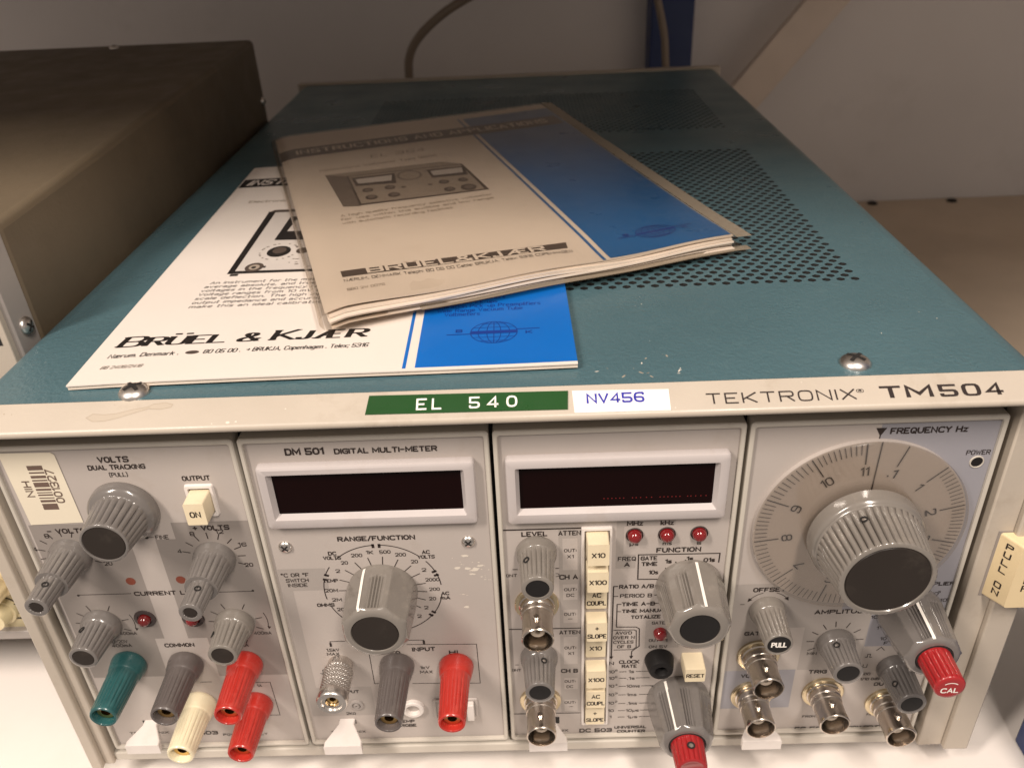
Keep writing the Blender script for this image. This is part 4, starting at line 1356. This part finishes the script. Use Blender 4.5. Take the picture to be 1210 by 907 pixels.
mb.build('dial_scale', dial, flat=True)
mb = MB()
mb.revolve([(0, DR - .2), (1.3, DR - .3), (1.3, 10)], M_panel, 64, cap=False)
mb.build('dial_backing', dial)
fk = knob(t4, 236.2 - X0, 88.5, 21.6, 15.6, 14.3, 12.6, 11.0, nf=44, body=M_knobl, cap=M_cap, start=9.2, label='very large pale knob with dark round cap', screw=(112, 12.5), y0=3.4)
knob(t4, 214.1 - X0, 57.0, 13.9, 5.4, 4.7, 4.1, 3.3, nf=18, body=M_knobl, cap=M_capb, capmark='PULL')
knob(t4, 236.6 - X0, 42.3, 12.4, 5.8, 5.1, 4.5, 3.3, nf=20, body=M_knob, cap=M_capb, screw=(112, 5.5))
coax(t4, 213.6 - X0, 37.2, 13.2)
coax(t4, 213.4 - X0, 18.6, 12.8)
coax(t4, 236.2 - X0, 19.3, 12.6)
coax(t4, 257.3 - X0, 13.6, 13.4)
mk = pointer_knob(t4, 256.8 - X0, 54.4, 18.0, 9.6, 9.4, 7.4, 5.2, R_(72), 100, body=M_knob, grooves=(117, 72, 30), ng=4, cap=M_dark, label='grey selector knob carrying a red knob')
mb = MB()
p = [(17.7, 4.6)] + [(18.2 + 8.6 * i / 8, 4.6 - .3 * i / 8) for i in range(9)] + [(27.6, 4.25), (28.0, 3.9), (28.05, 3.0)]
mb.revolve(p, M_redk, 16 * 8, shape=flutes(16, .4, 18.0, 27.2), capm=M_redk)
text(mb, 'CAL', -2.3, 2.3, -.9, 1.6, 1, M_line, lambda a, b, o: (a, -28.05 - o, b), .06, thick=.38)
lines(mb, arc_pts(0, -.9, 2.9, 125, 55, 8), .3, M_line, lambda a, b, o: (a, -28.05 - o, b), .06)
o = mb.build('inner_knob', mk, angle=50)
o['label'] = 'red fluted inner knob marked CAL'
knob(t4, 256.9 - X0, 30.2, 14.2, 5.6, 5.0, 4.4, 3.2, nf=20, body=M_knobd, cap=M_capb, screw=(140, 9))
release_tab(t4, 215.8 - X0, 7.6, 5.4, 12.5, 9.6)

# ================================================================== the two booklets
def booklet_map(c, h):
    """(u, v) on a sheet with corners BL, BR, TL, TR (mm); o = height above it; h(u, v) adds waves"""
    c = [Vector(p) for p in c]
    def f(u, v, o):
        p = c[0] * (1 - u) * (1 - v) + c[1] * u * (1 - v) + c[2] * (1 - u) * v + c[3] * u * v
        return (p.x, p.y, p.z + h(u, v) + o)
    return f
def sheet(mb, f, m, u0=0, u1=1, v0=0, v1=1, o0=0.0, o1=None, nu=24, nv=30, top=True):
    rows = [[f(u0 + (u1 - u0) * i / nu, v0 + (v1 - v0) * j / nv, o0) for i in range(nu + 1)] for j in range(nv + 1)]
    mb.grid(rows, m)
    if o1 is not None:
        low = [[f(u0 + (u1 - u0) * i / nu, v0 + (v1 - v0) * j / nv, o1) for i in range(nu + 1)] for j in range(nv + 1)]
        mb.grid(low, m)
        mb.grid([rows[0], low[0]], m)
        mb.grid([rows[-1], low[-1]], m)
        mb.grid([[r[0] for r in rows], [r[0] for r in low]], m)
        mb.grid([[r[-1] for r in rows], [r[-1] for r in low]], m)
def printer(f, W, H):
    """millimetre coordinates on the sheet"""
    return lambda a, b, o: f(a / W, b / H, o)
def band(mb, f, u0, u1, v0, v1, m, off, n=60, k=10):
    rows = [[f(u0 + (u1 - u0) * i / n, v0 + (v1 - v0) * j / k, off) for i in range(n + 1)] for j in range(k + 1)]
    mb.grid(rows, m)
def serif_word(mb, s, x0, x1, z0, h, m, mp, off):
    """heavy slanted slab capitals"""
    widths = {'&': 4.6, '\u00c6': 6.6, 'J': 3.2, 'E': 3.8, 'L': 3.6}
    adv, x = [], 0
    for ch in s:
        if ch == ' ':
            x += 2.6
            adv.append(None)
            continue
        adv.append(x)
        x += widths.get(ch, 4.2) * (1.25 if ch in 'BK' else 1) + 1.5
    sx = (x1 - x0) / (x - 1.5)
    sh = .16
    for ch, a in zip(s, adv):
        if a is None:
            continue
        big = 1.22 if ch in 'BK' else 1.0
        w, strokes = glyph_strokes(ch)
        gw = widths.get(ch, 4.2) * (1.25 if ch in 'BK' else 1)
        sz = h / 6.0 * big
        def put(pts, t, pen, k):
            q = [(x0 + (a + px * gw / (6.0 if ch == '\u00c6' and 0 else 4.0 if ch != '\u00c6' else 4.6)) * sx + sh * pz * sz, z0 + pz * sz) for px, pz in pts]
            ribbon(mb, q, t, m, mp, off + .01 * k, False, pen)
        for k, (pts, rnd, closed) in enumerate(strokes):
            if closed:
                pts = pts + [pts[0]]
            q = pts
            put(_round(q, 1.5, False) if rnd else q, h * .12, (3.1, 1), k)
            for e in (pts[0], pts[-1]):
                d = Vector(pts[1]) - Vector(pts[0]) if e is pts[0] else Vector(pts[-1]) - Vector(pts[-2])
                if abs(d.x) < .8 * abs(d.y) and ch not in '&O':
                    put([(e[0] - .75, min(max(e[1], .2), 5.8) if e[1] < 6.5 else e[1]), (e[0] + .75, min(max(e[1], .2), 5.8) if e[1] < 6.5 else e[1])], h * .09, (1, 1), 6)

# ---- lower booklet, white
W1, H1 = 133.0, 195.5
ca, sa = math.cos(R_(.9)), math.sin(R_(.9))
o1 = Vector((25.0, 4.4, 140.0))
ex, ey = Vector((ca, sa, 0)) * W1, Vector((-sa, ca, 0)) * H1
low = thing('booklet', 'white booklet with bright blue panel lying flat under the other booklet', 'booklet', (25.7, 3.9, ZT + .2), 'instruction booklets')
L0 = Vector((25.7, 3.9, ZT + .2))
wave1 = lambda u, v: .18 * math.sin(5 * u + 2 * v) + .5 * u * u * (1 - v) * .6 - .25 * max(0, 1 - u * 9)
f1 = booklet_map([o1 - L0, o1 + ex - L0, o1 + ey - L0, o1 + ex + ey - L0], wave1)
m1 = printer(f1, W1, H1)
mb = MB()
sheet(mb, f1, M_paper, o0=0, o1=-.35)
# the printed picture, words and blue panel belong to the cover sheet
P = lambda u, v: (u * W1, v * H1)
band(mb, f1, .682, 1.0, .006, .86, M_bink, .05)
band(mb, f1, .657, .664, .005, .86, M_bink, .05)
band(mb, f1, .004, 1.0, .845, .905, M_ink, .06)
text(mb, 'INSTRUCTIONS AND APPLICATIONS', .028 * W1, .93 * W1, .876 * H1, 6.4, 2, M_paper, m1, .1, shear=.25, thick=1.1, space=2.0)
text(mb, 'Electronic Voltmeter Type 2409', .08 * W1, .48 * W1, .741 * H1, 2.4, 0, M_ink4, m1, .06)
def poly1(pts, m, off):
    mb.poly([f1(u, v, off) for u, v in pts], m)
poly1([(.17, .355), (.50, .352), (.50, .675), (.165, .672)], M_ink, .05)
poly1([(.186, .366), (.49, .362), (.49, .667), (.186, .666)], M_photo, .07)
poly1([(.165, .668), (.50, .672), (.49, .682), (.18, .682)], M_ink2, .055)
poly1([(.236, .508), (.34, .505), (.34, .64), (.240, .636)], M_ink, .09)
poly1([(.257, .553), (.33, .55), (.33, .615), (.262, .615)], M_photo, .11)
for u, v, r, m in ((.268, .45, 4.1, M_ink), (.229, .380, 3.1, M_ink2), (.229, .380, 1.8, M_ink4), (.228, .379, .8, M_ink), (.268, .455, 2.4, M_ink2), (.33, .45, 2.2, M_ink2)):
    disc(mb, u * W1, v * H1, r, r * 1.25, m, m1, .09 + .01 * (4 - r))
random.seed(2)
for i in range(26):
    a = random.uniform(20, 330)
    disc(mb, .268 * W1 + 6.5 * math.cos(R_(a)), .45 * H1 + 7.5 * math.sin(R_(a)), .45, .35, M_ink3, m1, .085, 6)
for i in range(24):
    disc(mb, random.uniform(.31, .4) * W1, random.uniform(.37, .45) * H1, random.uniform(.3, .8), .3, M_ink3, m1, .085, 6)
rect(mb, .245 * W1, .258 * W1, .376 * H1, .384 * H1, M_ink, m1, .09)
rect(mb, .18 * W1, .2 * W1, .345 * H1, .353 * H1, M_ink, m1, .09)
para = [('An instrument for the measurement of the', .145, .56), ('average absolute, and true RMS value of', .138, .545), ('voltages in the frequency range 2 Hz to', .136, .535), ('Voltage ranges from 10 mV to 1000 V full', .136, .55),
        ('scale deflection. The high input imped', .136, .52), ('output impedance and accurate attenuator', .136, .56), ('make this an ideal calibrated amplifier', .136, .54)]
for i, (s, a, b) in enumerate(para):
    text(mb, s, a * W1, b * W1, (.320 - .0152 * i) * H1, 1.75, 0, M_ink, m1, .06, shear=.12, thick=.24)
serif_word(mb, 'BR\u00dcEL & KJ\u00c6R', .044 * W1, .562 * W1, .1035 * H1, 4.8, M_ink, m1, .06)
text(mb, 'N\u00e6rum. Denmark .', .040 * W1, .185 * W1, .0765 * H1, 2.0, 0, M_ink, m1, .06, shear=.1, thick=.3)
disc(mb, .213 * W1, .0765 * H1, 1.9, 1.0, M_ink2, m1, .06)
text(mb, '80 05 00 .', .237 * W1, .313 * W1, .077 * H1, 2.0, 0, M_ink, m1, .06, shear=.1, thick=.3)
text(mb, '> BRUKJA, Copenhagen . Telex; 5316', .325 * W1, .576 * W1, .0775 * H1, 2.0, 0, M_ink, m1, .06, shear=.1, thick=.3)
text(mb, 'BB 2408/2418', .043 * W1, .126 * W1, .044 * H1, 1.5, 0, M_ink3, m1, .06, shear=.2)
for s, a, b, v in (('Vibration Pick-ups', .717, .842, .2045), ('Vibration Pick-up Preamplifiers', .711, .938, .1905), ('Wide Range Vacuum Tube', .711, .898, .1765), ('Voltmeters', .728, .804, .163), ('Microphone Amplifiers', .711, .86, .2185), ('Frequency Analyzers', .711, .85, .2325)):
    text(mb, s, a * W1, b * W1, v * H1, 2.0, 0, M_navy, m1, .09, thick=.28)
def globe(mb, mp, gx, gz, rx, rz, m, off, bar=True):
    lines(mb, arc_pts(gx, gz, rx, 0, 360, 40, rz)[:-1], .3, m, mp, off, closed=True)
    for k in (.3, .68):
        lines(mb, arc_pts(gx, gz, rx * k, 0, 360, 32, rz)[:-1], .26, m, mp, off + .01, closed=True)
    lines(mb, [(gx, gz - rz), (gx, gz + rz)], .26, m, mp, off + .02)
    for k in (.45, .8):
        for s in (-1, 1):
            w = rx * math.sqrt(1 - k * k)
            lines(mb, [(gx - w, gz + s * rz * k), (gx + w, gz + s * rz * k)], .24, m, mp, off + .025)
    mb.poly([mp(gx + a * rx, gz + b * rz, off + .03) for a, b in ((-1, -.14), (1, -.14), (1, .14), (-1, .14))], m)
    lines(mb, [(gx - rx * 2.0, gz - rz * .1), (gx - rx, gz - rz * .1)], .5, m, mp, off)
    lines(mb, [(gx + rx, gz + rz * .2), (gx + rx * 1.95, gz + rz * .2)], .5, m, mp, off)
    text(mb, 'B', gx - rx * 1.62, gx - rx * 1.38, gz + rz * .22, 1.5, 1, m, mp, off)
    text(mb, 'K', gx + rx * 1.38, gx + rx * 1.62, gz - rz * .12, 1.5, 1, m, mp, off)
globe(mb, m1, .836 * W1, .1005 * H1, 6.5, 6.5, M_navy, .09)
cov = mb.build('cover', low, angle=60)
mb = MB()
random.seed(8)
for k in range(2):
    d = .4 + k * .55
    sheet(mb, f1, M_page, .001 * k, 1 - .0025 * random.random(), .002 * random.random(), 1 - .003, -d, -d - .5, 12, 16)
mb.build('pages', low, angle=60)

# ---- upper booklet, thicker, yellowed, in a clear film jacket
W2, H2 = 139.0, 210.5
L0 = Vector((89.0, 28.4, 142.2))
up = thing('booklet', 'thicker yellowed booklet in clear film lying slanted across the white one', 'booklet', (89.0, 28.4, 142.2), 'instruction booklets')
def wave2(u, v):
    e = .25 * math.sin(3.1 * u + 1.2) * math.sin(4.0 * v) + .10 * math.sin(9 * u + 5 * v) * (.4 + u)
    e += -1.3 * max(0, 1 - u * 16) ** 2                      # the rounded fold
    e += .5 * math.exp(-((v - .02) / .05) ** 2) * math.sin(14 * u + 1)
    return e
C2 = [Vector((89.0, 28.4, 147.5)), Vector((214.3, 81.4, 144.0)), Vector((25.2, 229.2, 146.0)), Vector((156.3, 283.4, 144.5))]
f2 = booklet_map([p - L0 for p in C2], wave2)
m2 = printer(f2, W2, H2)
mb = MB()
random.seed(3)
rag = [random.gauss(0, .0022) for _ in range(61)]
nu, nv = 60, 60
def sheet_rag(mb, f, m, o0, o1):
    rows = []
    for j in range(nv + 1):
        v = j / nv
        rows.append([f(i / nu, v + (rag[i] if j == nv else 0), o0) for i in range(nu + 1)])
    mb.grid(rows, m)
    low_ = [[f(i / nu, j / nv + (rag[i] if j == nv else 0), o1) for i in range(nu + 1)] for j in range(nv + 1)]
    mb.grid(low_, m)
    mb.grid([rows[0], low_[0]], m)
    mb.grid([rows[-1], low_[-1]], m)
    mb.grid([[r[0] for r in rows], [r[0] for r in low_]], m)
    mb.grid([[r[-1] for r in rows], [r[-1] for r in low_]], m)
sheet_rag(mb, f2, M_paper2, 0, -.3)
band(mb, f2, .664, .996, .004, .953, M_bink2, .12, 40, 60)
band(mb, f2, .643, .651, .0, .957, M_bink2, .12, 4, 60)
band(mb, f2, .0, .985, .795, .872, M_ink2, .16)
text(mb, 'INSTRUCTIONS AND APPLICATIONS', .055 * W2, .935 * W2, .836 * H2, 6.4, 1, M_paper2, m2, .22, thick=1.1, space=2.0)
text(mb, 'EL 364', .272 * W2, .447 * W2, .728 * H2, 5.0, 0, M_ink5, m2, .08, shear=.15, thick=.6)
text(mb, 'Heterodyne Voltmeter Type 2006', .103 * W2, .471 * W2, .668 * H2, 2.6, 0, M_ink5, m2, .08)
def poly2(pts, m, off, n=12):
    a, b, c, d = pts
    rows = []
    for j in range(n + 1):
        t = j / n
        rows.append([f2((a[0] * (1 - s) + b[0] * s) * (1 - t) + (d[0] * (1 - s) + c[0] * s) * t, (a[1] * (1 - s) + b[1] * s) * (1 - t) + (d[1] * (1 - s) + c[1] * s) * t, off) for s in [i / n for i in range(n + 1)]])
    mb.grid(rows, m)
poly2([(.111, .630), (.124, .416), (.17, .406), (.176, .604)], M_ink3, .07)
poly2([(.111, .632), (.172, .602), (.52, .583), (.47, .615)], M_ink4, .075)
poly2([(.170, .604), (.524, .582), (.535, .396), (.167, .410)], M_ink2, .08)
poly2([(.176, .600), (.517, .578), (.524, .402), (.174, .418)], M_ink4, .10)
for pts in ([(.181, .586), (.311, .579), (.298, .513), (.183, .529)], [(.407, .572), (.524, .562), (.513, .503), (.406, .514)]):
    poly2(pts, M_ink2, .12)
    cu, cv = sum(p[0] for p in pts) / 4, sum(p[1] for p in pts) / 4 + .008
    poly2([(cu + (u - cu) * .84, cv + (v - cv) * .55) for u, v in pts], M_photo, .14)
disc(mb, .348 * W2, .552 * H2, 5.3, 7.0, M_ink3, m2, .12)
disc(mb, .348 * W2, .552 * H2, 4.2, 5.7, M_ink4, m2, .14)
for u, v, r in ((.209, .494, 2.2), (.273, .492, 2.2), (.209, .447, 2.4), (.272, .444, 2.4), (.311, .482, 1.0), (.388, .475, 1.0), (.43, .479, 2.2), (.487, .475, 2.1), (.43, .43, 2.3), (.485, .426, 3.2)):
    disc(mb, u * W2, v * H2, r, r * 1.25, M_ink2, m2, .12)
    disc(mb, u * W2 + .2, v * H2 + .2, r * .6, r * .7, M_ink3, m2, .14)
for i, (a, b) in enumerate(((.108, .529), (.105, .525), (.104, .40))):
    text(mb, ('A high quality frequency selective voltmeter', 'for use within the audible and low range', 'with automatic recording facilities')[i], a * W2, b * W2, (.368 - .02 * i - .0) * H2, 2.0, 0, M_ink5, m2, .08)
# black bar with the maker's name in blocky capitals and the address under it
poly2([(.058, .1215), (.598, .088), (.590, .065), (.058, .098)], M_ink2, .10)
bm_ = lambda a, b, o: f2((.118 + a * .415), (.0965 - a * .0295) + b * .022, o)
text(mb, 'BR\u00dcEL&KJ\u00c6R', 0, 1, .50, .86, 2, M_paper2, bm_, .2, thick=.19, rad=.8, pen=(.10, 1), space=1.6)
bl_ = lambda a, b, o: f2((.059 + a * .534), (.0905 - a * .033) + b * .022, o)
text(mb, 'N\u00c6RUM, DENMARK Teleph: 80 05 00 Cable: BRUKJA, Telex: 5316 COPENHAGEN', 0, 1, -.30, .40, 0, M_ink2, bl_, .12, thick=.05, pen=(.04, 1))
text(mb, 'BBO 2W 0076', .059 * W2, .140 * W2, .048 * H2, 1.7, 0, M_ink4, m2, .08)
globe(mb, m2, .833 * W2, .070 * H2, 7.4, 5.2, M_navy, .22)
mb.build('cover', up, angle=60)
mb = MB()
random.seed(21)
o = -.35
for k in range(7):
    th = random.uniform(.38, .62)
    wob2 = [random.uniform(-.004, .004) for _ in range(4)]
    r0 = random.uniform(-.010, .004)
    def fk2(u, v, q, wob2=wob2, r0=r0):
        return f2(u, v + (r0 + wob2[0] * math.sin(4 * u + wob2[1] * 900)) * max(0, 1 - v * 6), q + .3 * math.sin(9 * u + wob2[2] * 900) * max(0, 1 - v * 4))
    sheet(mb, fk2, M_page, .004 + .0015 * abs(k - 3), 1 - .004 + wob2[3], 0.0, .992, o, o - th, 28, 12)
    o -= th + .10
mb.build('pages', up, angle=60)
mb = MB()
ff = booklet_map([p - L0 for p in C2], lambda u, v: wave2(min(max(u, 0), 1), v) * .9 + .25 * math.sin(11 * u) * math.sin(7 * v + 2) * .5 - .9 * max(0, u - 1) * 20 * .5)
sheet(mb, ff, M_film, -.006, 1.040, -.012, 1.006, .42, None, 40, 40)
sheet(mb, ff, M_film, -.004, 1.034, -.016, .2, -4.3, None, 40, 20)
mb.grid([[ff(-.006 - .010 * math.sin(math.pi * k / 6), j / 30 * 1.018 - .012, .42 - 4.6 * k / 6) for j in range(31)] for k in range(7)], M_film)
sheet(mb, ff, M_seam, .998, 1.042, -.012, 1.006, .50, None, 6, 40)
sheet(mb, ff, M_seam, .2, 1.042, -.016, .001, -3.9, None, 40, 4)
mb.build('film_jacket', up, angle=60)
